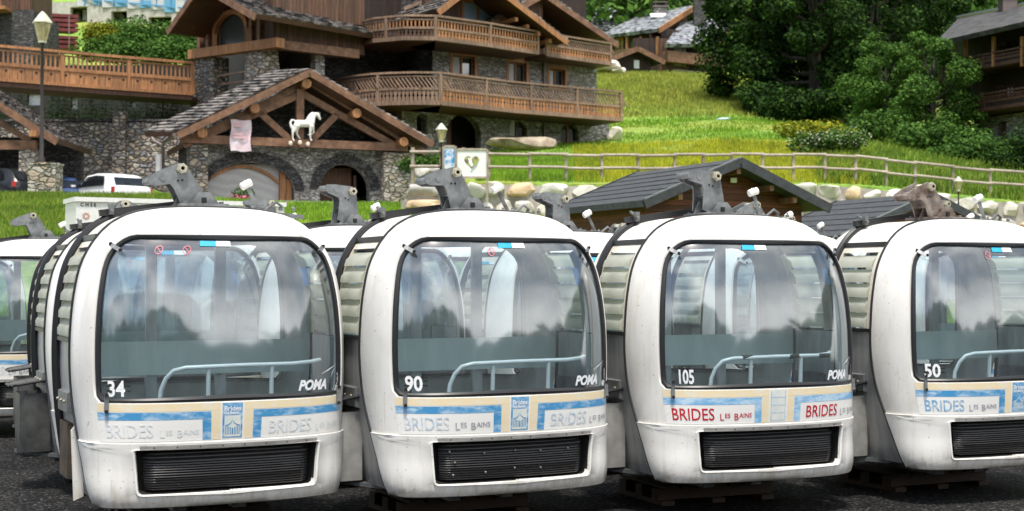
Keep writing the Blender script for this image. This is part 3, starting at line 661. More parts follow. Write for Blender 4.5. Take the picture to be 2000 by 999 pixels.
# rows behind: copies of number 90 with bare fronts
proto = make_cabin(0, 0, 26, 'x', G1, '90', 'faded', 0, (.30, -28), tin=TIN_SHADED); 
for ch in list(proto.children_recursive):
    if ch.name.split('.')[0] in ('side_number', 'maker_lettering', 'number', 'stencil_gap'): bpy.data.objects.remove(ch)
used = False
names = ['cabin numbered 34', 'cabin numbered 90', 'cabin numbered 105', 'cabin numbered 50']
rowname = ['directly behind the %s, second in its file', 'third in the file behind the %s', 'fourth in the file behind the %s', 'fifth in the file behind the %s']
rg = random.Random(11)
extra = {(0, 0): (-3.24, 13.05, 26), (0, 1): (-4.08, 15.4, 26), (0, 2): (-5.75, 17.6, 24), (0, 3): (-7.75, 19.6, 24)}
for i in range(4):
    for r in range(4 if i == 0 else 3):
        X, Y, a = CABS[i]; k = r + 1; st = 2.62
        X2, Y2 = X - st * k * .438 + rg.uniform(-.05, .05), Y + st * k * .90; a2 = 26 + rg.uniform(-1.5, 1.5)
        if (i, r) in extra: X2, Y2, a2 = extra[(i, r)]
        o = proto if not used else copy_tree(proto); used = True
        o.location = (X2, Y2, .27 + rg.uniform(-.03, .02)); o.rotation_euler.z = R(a2)
        o['label'] = 'white gondola cabin ' + rowname[r] % names[i]
        # the hanger arm of each parked cabin rests at its own angle
        ang = R({(0, 0): -38, (0, 1): -66, (0, 2): -6, (0, 3): 14, (1, 0): 22, (1, 1): 18, (1, 2): 12, (2, 0): 22, (2, 1): 5, (2, 2): -20, (3, 0): -8, (3, 1): -40, (3, 2): -52}[(i, r)])
        for ch in o.children:
            if ch.name.split('.')[0] == 'hanger_arm':
                ch.matrix_parent_inverse = Matrix.Identity(4); c = Vector((0, .32, 2.15)); ch.matrix_basis = Matrix.Translation(c) @ Matrix.Rotation(ang, 4, 'Y') @ Matrix.Translation(-c)
for k, (X2, Y2, l) in enumerate(((5.0, 15.7, 'half hidden behind the right side of cabin 50'), (3.85, 18.1, 'far back in the gap between cabins 105 and 50'), (2.7, 20.4, 'rearmost of all behind cabin 105'))):
    o = copy_tree(proto); o.location = (X2, Y2, .28); o.rotation_euler.z = R(25 + k * .6); o['label'] = 'white gondola cabin ' + l
    for ch in o.children:
        if ch.name.split('.')[0] == 'hanger_arm': c = Vector((0, .32, 2.15)); ch.matrix_basis = Matrix.Translation(c) @ Matrix.Rotation(R((12, -16, 6)[k]), 4, 'Y') @ Matrix.Translation(-c)
# timber stands that carry the front cabins
PAL = mat_wood('pallet_wood', (.02, .009, .005), (.06, .028, .015), (3, 3, 3))
for (X, Y, a), nm in zip(CABS, names):
    t = thing('wooden_pallet', 'dark wooden pallet under the ' + nm, 'pallet', (X, Y, 0), R(a), 'pallets under the front cabins', False)
    for y in (.35, .65, .95): m = MB(); m.box((0, y, .09), (1.1, .12, .09)); m.build('bearer', PAL, t)
    m = MB()
    for i in range(7): m.box((-.45 + i * .15, .65, .15), (.12, .86, .024))
    m.build('deck_boards', PAL, t)
    m = MB()
    for i in range(3): m.box((-.48 + i * .48, .65, .022), (.12, .82, .04))
    m.build('foot_boards', PAL, t)
    m = MB(); m.box((-.2, .31, .237), (.10, .5, .145)); m.box((.25, .31, .237), (.10, .5, .145)); m.build('spacer_block', GALV, t)
# ------------------------------------------------------------------ terrain
def zat(py, Y): return 1.87 + (549 - py) / FPX * Y
TPX = [-900, 0, 300, 560, 780, 800, 960, 1200, 1430, 1650, 1900, 2100, 3000]
TY = [-50, 21, 26, 35, 44, 46, 48, 51.0, 51.8, 58, 61.0, 61.8, 66, 75, 85, 100, 115, 130, 160, 220, 420]
def zs(*py): return py
_left = lambda crest, wall: [0, 0, .9, 2.9, crest - .25, crest, crest - .1, 4.75, 4.75, 4.8, 4.85, wall, wall + .4]
TZ = []
for px in TPX:
    if px <= 560:
        cr = zat(np.interp(px, [0, 300, 560], [382, 385, 400]), 46); wall = 8.7 if px < 380 else 6.6
        up = [12.2, 17.0, 22, 27, 33, 60, 110, 230] if px < 380 else [8.4, 12, 20, 27, 33, 60, 110, 230]
        TZ.append(_left(cr, wall) + up)
    elif px == 780: TZ.append([0, 0, .9, 2.7, 4.1, 4.3, 4.4, 4.5, 4.6, 4.9, 5.4, 5.6, 7.2, 9.0, 12, 17, 22, 27, 55, 110, 230])
    else:
        wt = np.interp(px, [800, 960, 1200, 1430, 1650, 1900, 2100, 3000], [354, 357, 362, 360, 361, 388, 402, 430])
        m66 = np.interp(px, [800, 960, 1200, 1430, 1650, 1900, 2100, 3000], [298, 293, 287, 277, 287, 320, 330, 340])
        m85 = np.interp(px, [800, 960, 1200, 1430, 1650, 1900, 2100, 3000], [240, 240, 236, 230, 242, 285, 290, 300])
        m115 = np.interp(px, [960, 1200, 1430, 1650, 1900, 2100], [140, 140, 150, 160, 190, 200])
        z0, z66, z85, z115 = zat(wt, 51.8), zat(m66, 66), zat(m85, 85), zat(m115, 115)
        TZ.append([0, 0, .5, 1.2, 2.0, 2.2, 2.4, 2.7, z0, z0 + (z66 - z0) * .42, z0 + (z66 - z0) * .62, z0 + (z66 - z0) * .67, z66, (z66 + z85) / 2 - .15, z85, (z85 + z115) / 2 + .3, z115, zat(118, 130), 29, 58, 200])
TZ = np.array(TZ, float)
def ground(x, y):
    px = 1000 + x / max(y, 20) * FPX; i = np.clip(np.searchsorted(TPX, px) - 1, 0, len(TPX) - 2); u = np.clip((px - TPX[i]) / (TPX[i + 1] - TPX[i]), 0, 1)
    a = np.interp(y, TY, TZ[i]); b = np.interp(y, TY, TZ[i + 1]); return float(a * (1 - u) + b * u)
def mat_grass():
    m, nt, b = new_mat('meadow_grass'); co = coords(nt)
    f = noise(nt, co, .16, 4); g = noise(nt, co, 2.2, 7, .7); h = noise(nt, coords(nt, (1, 1, 1)), .5, 4)
    c = ramp(nt, g, [(.3, (.09, .17, .018)), (.5, (.18, .33, .035)), (.7, (.28, .44, .055))])
    c2 = ramp(nt, g, [(.3, (.18, .20, .03)), (.7, (.46, .46, .08))])
    c = mixc(nt, ramp(nt, f, [(.42, (0, 0, 0)), (.6, (.8, .8, .8))]), c, c2); c = mixc(nt, .5, c, ramp(nt, h, [(.3, (.6, .6, .6)), (.7, (1.2, 1.2, 1.2))]), 'MULTIPLY')
    nt.links.new(c, b.inputs['Base Color']); b.inputs['Roughness'].default_value = .85; bump(nt, b, g, .9, .25); return m
def mat_asphalt():
    m, nt, b = new_mat('asphalt'); co = coords(nt)
    v = N(nt, 'ShaderNodeTexVoronoi'); v.inputs['Scale'].default_value = 55; nt.links.new(co, v.inputs['Vector'])
    f = noise(nt, co, 90, 3); g = noise(nt, co, .9, 5); sp = N(nt, 'ShaderNodeSeparateColor'); nt.links.new(v.outputs[1], sp.inputs[0])
    c = ramp(nt, sp.outputs[0], [(.0, (.004, .004, .0045)), (.6, (.012, .012, .013)), (.93, (.035, .035, .035)), (1, (.11, .105, .10))])
    c = mixc(nt, .7, c, ramp(nt, g, [(.35, (.6, .6, .6)), (.65, (1.6, 1.55, 1.5))]), 'MULTIPLY')
    nt.links.new(c, b.inputs['Base Color']); b.inputs['Roughness'].default_value = .9; b.inputs['Specular IOR Level'].default_value = .08; bump(nt, b, f, .8, .01); return m
GRASS = mat_grass(); ASPH = mat_asphalt()
ROADM = mat_noise('terrace_gravel', (.13, .125, .115), (.22, .21, .19), 5, .9, 0, .3)
g = MB(); g.grid([[(x, y, 0) for x in np.linspace(-60, 60, 25)] for y in np.linspace(-45, 21, 15)]); tag(g.build('parking_ground', ASPH), kind='structure')
g = MB(); ys_ = sorted(set([21, 22, 24] + list(np.arange(26, 51, 1.5)) + [50.9, 51.0, 51.4, 51.8] + list(np.arange(53, 61, 1.5)) + [61.0, 61.8] + list(np.arange(64, 130, 3)) + list(np.arange(130, 430, 15))))
pxs = list(np.arange(-900, 3001, 60)); rows = []
from mathutils import noise as mnoise
for y in ys_:
    r = []
    for p in pxs:
        x = (p - 1000) / FPX * y; z = ground(x, y)
        if y > 21: z += (mnoise.noise(Vector((x * .22, y * .22, 0))) * .22 + mnoise.noise(Vector((x * .7, y * .7, 3))) * .08) * min(1, (y - 21) / 8) * (.35 if (47 < y < 62) else 1)
        r.append((x, y, z))
    rows.append(r)
g.grid(rows); tag(g.build('hillside_ground', GRASS, smooth=True), kind='structure')
g = MB(); g.grid([[((p - 1000) / FPX * y, y, ground((p - 1000) / FPX * y, y) + .12) for p in np.linspace(-500, 775, 12)] for y in (47.6, 50, 54, 57, 60.4)]); tag(g.build('terrace_road', ROADM), kind='structure')
# mountain across the valley, behind the camera (seen mirrored in the cabin windows)
rgm = random.Random(3); g = MB(); rows = []
for j in range(14):
    r = []
    for i in range(140):
        a = math.pi * 2 * i / 139; 
        if True:
            d = 75 + j * 22; e = (j / 13) ** .9
            hgt = (84 + 34 * math.sin(2.3 * a + 1) + 14 * math.sin(5.1 * a) + 5 * math.sin(23 * a)) * e + rgm.uniform(-1.5, 1.5) * (j > 0)
            an = math.pi + (i / 139 - .5) * math.pi * 1.35; r.append((math.sin(an) * d, math.cos(an) * d - 30, -6 + hgt))
    rows.append(r)
g.grid(rows); tag(g.build('mountain', mat_noise('far_forest', (.008, .014, .010), (.035, .045, .03), .15, .95, 0, 1, 2.0)), kind='structure')
g = MB(); g.grid([[(x, y, -.6) for x in (-400, 0, 400)] for y in (-420, -200, -44)]); tag(g.build('valley_ground', ASPH), kind='structure')

def foliage(mb, cl, n, size, rs, flat=.5):
    """leaf-sized faces scattered through clumps: cl = list of (centre, radii)"""
    wts = np.array([max(c[1][0] * c[1][1] * c[1][2], 1e-6) ** (2 / 3) for c in cl]); wts /= wts.sum(); k = rs.choice(len(cl), n, p=wts)
    C = np.array([c[0] for c in cl])[k]; Rd = np.array([c[1] for c in cl])[k]
    d = rs.normal(size=(n, 3)); d /= np.linalg.norm(d, axis=1)[:, None]; rad = rs.random(n) ** .28
    P = C + d * Rd * (rad * rs.uniform(.82, 1.12, n))[:, None]
    nrm = d * .6 + rs.normal(size=(n, 3)) * .5 + np.array([0, 0, flat]); nrm /= np.linalg.norm(nrm, axis=1)[:, None]
    t = np.cross(nrm, rs.normal(size=(n, 3))); t /= np.linalg.norm(t, axis=1)[:, None]; u = np.cross(nrm, t)
    s = size * rs.uniform(.55, 1.3, n)[:, None]
    V = np.stack([P - t * s, P - u * s * .55, P + t * s, P + u * s * .55], 1).reshape(-1, 3); b = len(mb.v)
    mb.v.extend(map(tuple, V)); mb.f.extend([(b + 4 * i, b + 4 * i + 1, b + 4 * i + 2, b + 4 * i + 3) for i in range(n)]); mb.m.extend([mb.mi] * n)
BARK = mat_noise('bark', (.02, .016, .012), (.06, .05, .04), 5, .9, 0, .6, .05, (1, 1, .3))
LEAFD = mat_leaf('dark_leaves', (.009, .024, .006), (.022, .056, .010), (.065, .14, .022))
LEAFM = mat_leaf('mid_leaves', (.032, .078, .014), (.065, .145, .024), (.12, .23, .04))
LEAFY = mat_leaf('yellow_leaves', (.10, .13, .01), (.22, .25, .02), (.40, .38, .03))
CONI = mat_leaf('conifer_needles', (.010, .022, .010), (.020, .040, .016), (.035, .065, .02), .1)
WHF = mat_leaf('white_blossom', (.45, .47, .38), (.62, .63, .5), (.75, .75, .62), .3)
PINK = mat_leaf('pink_blossom', (.45, .05, .15), (.65, .15, .28), (.75, .3, .4), .3)
def tree(name, label, cat, base, h, w, seed, n, leaf, size, group=None, trunk_h=.2, lobes=16, mat=None, shape=1.0):
    rs = np.random.RandomState(seed); t = thing(name, label, cat, base, 0, group); bx = Vector(base); rg = random.Random(seed)
    tk = MB(); top = bx + Vector((0, 0, h * .7)); pts = [bx + Vector((0, 0, -.3)), bx + Vector((rg.uniform(-.1, .1) * w * .2, 0, h * .3)), top]
    tk.tube(pts, [h * .032, h * .022, h * .006], 9); cl = []
    for i in range(lobes):
        a = i * 2.4 + rg.uniform(-.4, .4); u = (i + .5) / lobes; zz = trunk_h + (1 - trunk_h) * u ** .9
        env = math.sin(math.pi * min(1, max(.12, (zz - trunk_h) / (1 - trunk_h) * .78 + .16))) ** .7 * shape
        rr = w / 2 * env * rg.uniform(.45, .85); lr = w * rg.uniform(.14, .23) * (1.15 - .45 * u)
        c = bx + Vector((math.cos(a) * rr, math.sin(a) * rr, h * zz * .94)); cl.append((tuple(c), (lr, lr, lr * rg.uniform(.55, .85))))
        for q in range(3):
            e = Vector((rg.uniform(-1, 1), rg.uniform(-1, 1), rg.uniform(-.6, .7))) * lr; l2 = lr * rg.uniform(.3, .5); cl.append((tuple(c + e), (l2, l2, l2 * .8)))
        st = bx + Vector((0, 0, h * max(.12, zz * .62))); md = (st + c) / 2 + Vector((0, 0, -.04 * h)); tk.tube([st, md, c], [h * .011, h * .007, h * .003], 6)
    tk.build('trunk', BARK, t, True); cr_ = MB(); foliage(cr_, cl, n, size, rs); cr_.build('crown', leaf, t); return t
def conifer(name, label, base, h, w, seed, n, group=None, leaf=None):
    rs = np.random.RandomState(seed); t = thing(name, label, 'conifer', base, 0, group); bx = Vector(base); rg = random.Random(seed)
    tk = MB(); tk.tube([bx + Vector((0, 0, -.2)), bx + Vector((0, 0, h))], [h * .02, .01], 7); cl = []
    m = 9
    for i in range(m):
        u = i / m; r = w / 2 * (1 - u) ** .9; k = max(3, int(7 * (1 - u)))
        for j in range(k):
            a = j * 6.28 / k + i; d = Vector((math.cos(a), math.sin(a), -.15)); c = bx + Vector((0, 0, h * (.12 + .86 * u))) + d * r * .55
            cl.append((tuple(c), (r * .5 + .05, r * .5 + .05, h * .055))); tk.tube([bx + Vector((0, 0, h * (.14 + .84 * u))), c + d * r * .3], [h * .006, .01], 5)
    tk.build('trunk', BARK, t); cr_ = MB(); foliage(cr_, cl, n, h * .022, rs, .2); cr_.build('crown', leaf or CONI, t); return t
def bush(name, label, base, w, h, d, seed, n, leaf, size, cat='bush', group=None, extra=None):
    rs = np.random.RandomState(seed); rg = random.Random(seed); bx = Vector(base); cl = []
    for i in range(9): 
        r = rg.uniform(.22, .36); cl.append((tuple(bx + Vector((rg.uniform(-.36, .36) * w, rg.uniform(-.3, .3) * d, h * rg.uniform(.25, .68)))), (w * r, d * r, h * r)))
    if extra:
        t = thing(name, label, cat, base, 0, group); mb = MB(); foliage(mb, cl, n, size, rs); mb.build('foliage', leaf, t)
        mb = MB(); foliage(mb, [(c, tuple(q * 1.08 for q in r)) for c, r in cl], int(n * extra[1]), size * .7, rs, .9); mb.build('blossom', extra[0], t); return t
    mb = MB(); foliage(mb, cl, n, size, rs); o = mb.build(name, leaf, None, loc=base); return tag(o, label, cat, group)
def blades(name, leaf, n, seed, region, h, w=.03, label=None, cat='grass'):
    """tufts of grass standing on the terrain; region gives px range and Y range"""
    rs = np.random.RandomState(seed); mb = MB(); px = rs.uniform(region[0], region[1], n); Y = rs.uniform(region[2], region[3], n); V = []
    for p, y in zip(px, Y):
        x = (p - 1000) / FPX * y; z = ground(x, y) + .02; a = rs.uniform(0, 6.28); l = h * rs.uniform(.5, 1.3); dx, dy = math.cos(a) * w, math.sin(a) * w; tx, ty = rs.normal(size=2) * l * .35
        V += [(x - dx, y - dy, z - .15), (x + dx, y + dy, z - .15), (x + tx + dx * .3, y + ty, z + l), (x + tx - dx * .3, y + ty, z + l * .97)]
    mb.v = V; mb.f = [(4 * i, 4 * i + 1, 4 * i + 2, 4 * i + 3) for i in range(n)]; mb.m = [0] * n
    return tag(mb.build(name, leaf), label, cat, kind='stuff')
GBL = mat_leaf('grass_blades', (.10, .20, .02), (.21, .38, .035), (.36, .52, .07), .4)
GBR = mat_leaf('rank_grass', (.09, .16, .02), (.16, .28, .035), (.32, .36, .08), .35)
GBY = mat_leaf('flowering_grass', (.18, .27, .03), (.42, .44, .04), (.70, .62, .05), .4)
blades('bank_grass', GBR, 30000, 1, (-60, 400, 34, 46.5), .14, .02, 'rough green grass on the bank behind the parked cabins, left')
blades('verge_grass', GBL, 26000, 2, (400, 900, 33, 46.5), .12, .02, 'bright green grass on the bank below the horse gable')
blades('meadow_flowers', GBY, 34000, 3, (1120, 1700, 52.2, 66), .22, .02, 'yellow flowering grass of the meadow behind the log fence', 'meadow')
blades('lawn_grass', GBL, 24000, 4, (880, 1650, 62, 86), .09, .03, 'short green lawn on the slope beside the chalet')
GBO = mat_leaf('olive_grass', (.17, .22, .035), (.31, .36, .06), (.50, .48, .13), .35)
blades('fence_grass', GBL, 12000, 7, (930, 1180, 52.2, 62), .18, .02, 'green grass behind the left end of the log fence')
blades('slope_grass', GBO, 26000, 5, (1140, 1480, 86, 116), .25, .04, 'olive and yellow wild grass on the upper slope below the village')
blades('hedge_grass', GBR, 20000, 6, (1600, 2100, 52.2, 74), .30, .04, 'dark rank grass behind the right end of the log fence')
# ------------------------------------------------------------------ building kit
WOODO = mat_wood('honey_wood', (.20, .075, .025), (.52, .26, .11))
WOODD = mat_wood('dark_wood', (.035, .016, .009), (.13, .06, .03))
WOODB = mat_wood('beam_wood', (.09, .04, .02), (.28, .15, .085), (3, 3, 3))
WOODG = mat_wood('weathered_wood', (.11, .068, .045), (.36, .24, .165))
PLANKV = mat_planks('wall_planks', (.05, .024, .014), (.16, .08, .045), .2)
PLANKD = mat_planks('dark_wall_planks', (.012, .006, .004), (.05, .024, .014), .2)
PLANKH = mat_planks('shed_boards', (.07, .018, .010), (.17, .048, .026), .14, True)
STONE = mat_stone('schist_wall', [(.25, .25, .245), (.40, .40, .39), (.53, .525, .51), (.33, .315, .29), (.64, .63, .60), (.42, .39, .35)], 5.2, (1, 1, 2.6), (.06, .058, .054), .06)
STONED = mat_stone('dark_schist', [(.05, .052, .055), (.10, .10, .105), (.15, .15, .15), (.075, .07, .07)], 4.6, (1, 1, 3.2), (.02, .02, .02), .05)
STONER = mat_stone('rubble_wall', [(.22, .20, .175), (.36, .33, .28), (.47, .44, .38), (.30, .26, .22), (.26, .26, .27), (.42, .35, .26)], 3.7, (1, 1, 1.6), (.055, .05, .045), .06, 1, .12)
STONEP = mat_stone('pale_pier_stone', [(.42, .39, .34), (.55, .52, .47), (.35, .32, .28), (.48, .40, .31)], 3.4, (1, 1, 1.8), (.10, .09, .08), .05, 1, .1)
def mat_shingle(name, c1, c2, s=(2.6, 2.6, 3.0)):
    m, nt, b = new_mat(name); co = coords(nt, s); v = N(nt, 'ShaderNodeTexVoronoi'); v.inputs['Scale'].default_value = 1; v.inputs['Randomness'].default_value = .75; nt.links.new(co, v.inputs['Vector'])
    sp = N(nt, 'ShaderNodeSeparateColor'); nt.links.new(v.outputs[1], sp.inputs[0]); f = noise(nt, coords(nt), 3, 5)
    c = ramp(nt, sp.outputs[0], [(0, c1), (1, c2)]); c = mixc(nt, .6, c, ramp(nt, f, [(.3, (.5, .5, .5)), (.7, (1.3, 1.3, 1.3))]), 'MULTIPLY')
    c = mixc(nt, ramp(nt, v.outputs[0], [(.5, (0, 0, 0)), (.62, (.85, .85, .85))]), c, (.02, .018, .018))
    nt.links.new(c, b.inputs['Base Color']); b.inputs['Roughness'].default_value = .75; bump(nt, b, v.outputs[0], .9, .06); return m
LAUZE = mat_shingle('stone_shingles', (.10, .09, .085), (.26, .235, .22))
SLATE = mat_shingle('slate_tiles', (.15, .165, .185), (.30, .32, .345), (2, 2, 2))
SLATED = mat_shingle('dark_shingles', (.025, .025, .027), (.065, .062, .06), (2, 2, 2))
FELT = mat_noise('roof_felt', (.022, .025, .030), (.045, .049, .057), 7, .75, 0, .35)
METT = mat_flat('roof_edge_metal', (.30, .32, .35), .35, .5)
ZINC = mat_flat('zinc', (.16, .13, .12), .5, .4)
CONC = mat_noise('raw_concrete', (.36, .35, .31), (.52, .50, .45), 2.5, .85, 0, .2)
WGLS = mat_glass('window_pane', (.05, .06, .07), .35, .03, .04)
def mat_wglass(): 
    m, nt, b = new_mat('house_glass'); b.inputs['Base Color'].default_value = (.015, .018, .022, 1); b.inputs['Roughness'].default_value = .05; b.inputs['Specular IOR Level'].default_value = 1; b.inputs['Coat Weight'].default_value = 1
    return m
WGLS = mat_wglass()
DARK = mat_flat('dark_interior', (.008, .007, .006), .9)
CURT = mat_flat('curtain', (.50, .53, .55), .8)
class Facade:
    """vertical plane through two ground points; coordinates u along, z up, o outward"""
    def __init__(s, A, B, out=None):
        s.A = Vector((A[0], A[1], 0)); s.B = Vector((B[0], B[1], 0)); s.L = (s.B - s.A).length; s.d = (s.B - s.A).normalized()
        s.n = Vector((s.d.y, -s.d.x, 0))
        if out is None and s.n.dot(Vector((0, 0, 0)) - s.A) < 0: s.n = -s.n
        if out is not None and s.n.dot(out) < 0: s.n = -s.n
    @classmethod
    def px(c, pa, Ya, pb, Yb, **k): return c(((pa - 1000) / FPX * Ya, Ya), ((pb - 1000) / FPX * Yb, Yb), **k)
    def p(s, u, z, o=0): q = s.A + s.d * u + s.n * o; return Vector((q.x, q.y, z))
    def uz(s, px, py, o=0):
        d = W(px, py, 1) - Vector((0, 0, 1.87)); A = s.A + s.n * o; t = A.dot(s.n) / Vector((d.x, d.y, 0)).dot(s.n)
        q = Vector((0, 0, 1.87)) + d * t; return (q - A).dot(s.d), q.z
    def w(s, px, py, o=0): u, z = s.uz(px, py, o); return s.p(u, z, o)
    def box(s, mb, u0, u1, z0, z1, o0, o1):
        vs = [s.p(u, z, o) for u in (u0, u1) for z in (z0, z1) for o in (o0, o1)]
        mb.add(vs, [(0, 1, 3, 2), (4, 6, 7, 5), (0, 4, 5, 1), (2, 3, 7, 6), (0, 2, 6, 4), (1, 5, 7, 3)])
    def poly(s, mb, pts, o0, o1):
        mb.prism(pts, s.n * (o1 - o0), s.p(0, 0, o0), s.d, (0, 0, 1))
    def rect(s, x0, x1, y0, y1, o=0):
        """photo rectangle to u0,u1,z0,z1"""
        ym = (y0 + y1) / 2; xm = (x0 + x1) / 2; u0 = s.uz(x0, ym, o)[0]; u1 = s.uz(x1, ym, o)[0]; z1 = s.uz(xm, y0, o)[1]; z0 = s.uz(xm, y1, o)[1]
        return min(u0, u1), max(u0, u1), z0, z1
    def wall(s, mb, u0, u1, z0, z1, holes=(), th=.45, archs=()):
        """slab with real rectangular openings; archs = indices of holes with a round head"""
        us = sorted({u0, u1, *[h[0] for h in holes], *[h[1] for h in holes]}); zz = sorted({z0, z1, *[h[2] for h in holes], *[h[3] for h in holes]})
        us = [u for u in us if u0 <= u <= u1]; zz = [z for z in zz if z0 <= z <= z1]
        def solid(i, j):
            if i < 0 or j < 0 or i >= len(us) - 1 or j >= len(zz) - 1: return False
            cu, cz = (us[i] + us[i + 1]) / 2, (zz[j] + zz[j + 1]) / 2
            return not any(h[0] < cu < h[1] and h[2] < cz < h[3] for h in holes)
        for i in range(len(us) - 1):
            for j in range(len(zz) - 1):
                if not solid(i, j): continue
                a, b, c, d = us[i], us[i + 1], zz[j], zz[j + 1]
                mb.add([s.p(a, c), s.p(b, c), s.p(b, d), s.p(a, d)], [(0, 1, 2, 3)]); mb.add([s.p(a, c, -th), s.p(b, c, -th), s.p(b, d, -th), s.p(a, d, -th)], [(3, 2, 1, 0)])
                for (di, dj), (p, q) in {(-1, 0): ((a, c), (a, d)), (1, 0): ((b, c), (b, d)), (0, -1): ((a, c), (b, c)), (0, 1): ((a, d), (b, d))}.items():
                    if not solid(i + di, j + dj): mb.add([s.p(p[0], p[1]), s.p(q[0], q[1]), s.p(q[0], q[1], -th), s.p(p[0], p[1], -th)], [(0, 1, 2, 3)])
        for k in archs:
            h = holes[k]; r = (h[1] - h[0]) / 2; rz = min(r, (h[3] - h[2]) * .5); cu = (h[0] + h[1]) / 2; cz = h[3] - rz
            for sg in (-1, 1):
                pts = [(cu + sg * r, h[3] + .0), (cu, h[3])] + [(cu + sg * r * math.sin(t), cz + rz * math.cos(t)) for t in np.linspace(.05, math.pi / 2, 9)]
                s.poly(mb, pts, -th + .01, -.004)
    def window(s, parent, r, frame=WOODB, pane=WGLS, back=.22, fw=.09, mull=1, curtain=False, proud=.03, name='window', surround=True):
        u0, u1, z0, z1 = r; f = MB(); w = fw
        if surround:
            s.box(f, u0 - w, u1 + w, z1, z1 + w * 1.3, -.12, proud); s.box(f, u0 - w, u0, z0, z1, -.12, proud); s.box(f, u1, u1 + w, z0, z1, -.12, proud); s.box(f, u0 - w, u1 + w, z0 - w * .8, z0, -.12, proud + .03)
        i = .05
        for a, b in ((u0 + .002, u0 + i), (u1 - i, u1 - .002)): s.box(f, a, b, z0 + .002, z1 - .002, -back - .03, -back + .04)
        for a, b in ((z0 + .002, z0 + i), (z1 - i, z1 - .002)): s.box(f, u0 + i, u1 - i, a, b, -back - .03, -back + .04)
        for k in range(mull): c = u0 + (u1 - u0) * (k + 1) / (mull + 1); s.box(f, c - .045, c + .045, z0 + i, z1 - i, -back - .03, -back + .05)
        fo = f.build(name, frame, parent); g = MB(); s.box(g, u0 + i, u1 - i, z0 + i, z1 - i, -back - .02, -back - .005); g.build('pane', pane, fo)
        if curtain:
            c = MB(); s.box(c, u0 + i, u0 + (u1 - u0) * .42, z0 + i, z1 - i, -back - .004, -back + .006); c.build('curtain', CURT, fo)
        return fo
def offset_path(pts, d):
    out = []
    for i, p in enumerate(pts):
        a = pts[max(i - 1, 0)]; b = pts[min(i + 1, len(pts) - 1)]; t = Vector((b[0] - a[0], b[1] - a[1], 0)).normalized(); n = Vector((t.y, -t.x, 0))
        out.append(Vector((p[0], p[1], 0)) + n * d)
    return out
def resample(pts, step):
    P = [Vector((p[0], p[1], 0)) for p in pts]; out = []; L = [0]
    for a, b in zip(P, P[1:]): L.append(L[-1] + (b - a).length)
    n = max(2, int(L[-1] / step) + 1)
    for k in range(n):
        s = L[-1] * k / (n - 1); i = max(j for j in range(len(L) - 1) if L[j] <= s + 1e-9); u = (s - L[i]) / (L[i + 1] - L[i]); p = P[i].lerp(P[i + 1], u); t = (P[i + 1] - P[i]).normalized(); out.append((p, t))
    return out
def ribbon(mb, pts, z0, z1, th):
    """board following a path"""
    A = offset_path(pts, th / 2); B = offset_path(pts, -th / 2)
    for i in range(len(pts) - 1):
        vs = [Vector((q.x, q.y, z)) for q in (A[i], A[i + 1], B[i + 1], B[i]) for z in (z0, z1)]
        mb.add(vs, [(0, 2, 3, 1), (2, 4, 5, 3), (4, 6, 7, 5), (6, 0, 1, 7), (1, 3, 5, 7), (0, 6, 4, 2)])
def balcony(parent, path, zb, zt, mats, slab=None, depth=1.5, diag=False, name='balcony', mid=.48, step=.17, bw=.07):
    """path of outer edge; skirt boards below the middle rail, balusters above"""
    H = zt - zb; zm = zb + H * mid; pts = [(p[0], p[1]) for p in path]
    r = MB(); ribbon(r, pts, zt - .09, zt, .16); ribbon(r, pts, zm - .05, zm + .05, .11); ribbon(r, pts, zb - .02, zb + .16, .14); ribbon(r, pts, zt - .24, zt - .17, .06)
    bo = r.build(name, mats[0], parent); k = MB()
    for p, t in resample(pts, step):
        n = Vector((t.y, -t.x, 0)); 
        def bd(z0, z1, w, lean=0):
            a = Vector((p.x, p.y, z0)) + t * lean; b = Vector((p.x, p.y, z1)); k.bar(a, b, .03, w, tuple(t))
        bd(zm + .04, zt - .20, bw, (zt - zm) * .5 if diag else 0)
    k.build('balusters', mats[1], bo); k = MB()
    for p, t in resample(pts, step * 1.05):
        h = zm - .04 - (zb + .14); w = step * .88; c = Vector((p.x, p.y, zb + .14)); 
        prof_ = [(-w / 2, 0), (w / 2, 0), (w / 2, h * .35), (w * .22, h * .5), (w * .5, h * .68), (w / 2, h), (-w / 2, h), (-w * .5, h * .68), (-w * .22, h * .5), (-w / 2, h * .35)]
        k.prism(prof_, Vector((t.y, -t.x, 0)) * .025, c, t, (0, 0, 1))
    k.build('skirt_boards', mats[2], bo)
    for p, t in resample(pts, 2.2): k = MB(); k.box((p.x, p.y, (zb + zt) / 2), (.13, .13, H - .02), Matrix.Rotation(math.atan2(t.y, t.x), 3, 'Z')); k.build('railing_post', mats[0], bo)
    if slab:
        inner = offset_path(pts, -depth if slab > 0 else depth); poly = [Vector((p[0], p[1], 0)) for p in pts] + inner[::-1]; m = MB()
        n = len(pts)
        for i in range(n - 1):
            q = [Vector((*pts[i], 0)), Vector((*pts[i + 1], 0)), inner[i + 1], inner[i]]
            vs = [Vector((a.x, a.y, z)) for z in (zb - .05, zb + .12) for a in q]; m.add(vs, [(3, 2, 1, 0), (4, 5, 6, 7), (0, 1, 5, 4), (1, 2, 6, 5), (2, 3, 7, 6), (3, 0, 4, 7)])
        m.build('deck', WOODD, bo)
    return bo
def roof_slab(mb, a, b, c, d, th=.18):
    """a,b eave ends, c,d ridge ends (b-c side adjacent)"""
    P = [Vector(q) for q in (a, b, c, d)]; n = (P[1] - P[0]).cross(P[3] - P[0]).normalized()
    if n.z < 0: n = -n
    mb.add(P + [p - n * th for p in P], [(0, 1, 2, 3), (7, 6, 5, 4), (0, 4, 5, 1), (1, 5, 6, 2), (2, 6, 7, 3), (3, 7, 4, 0)])
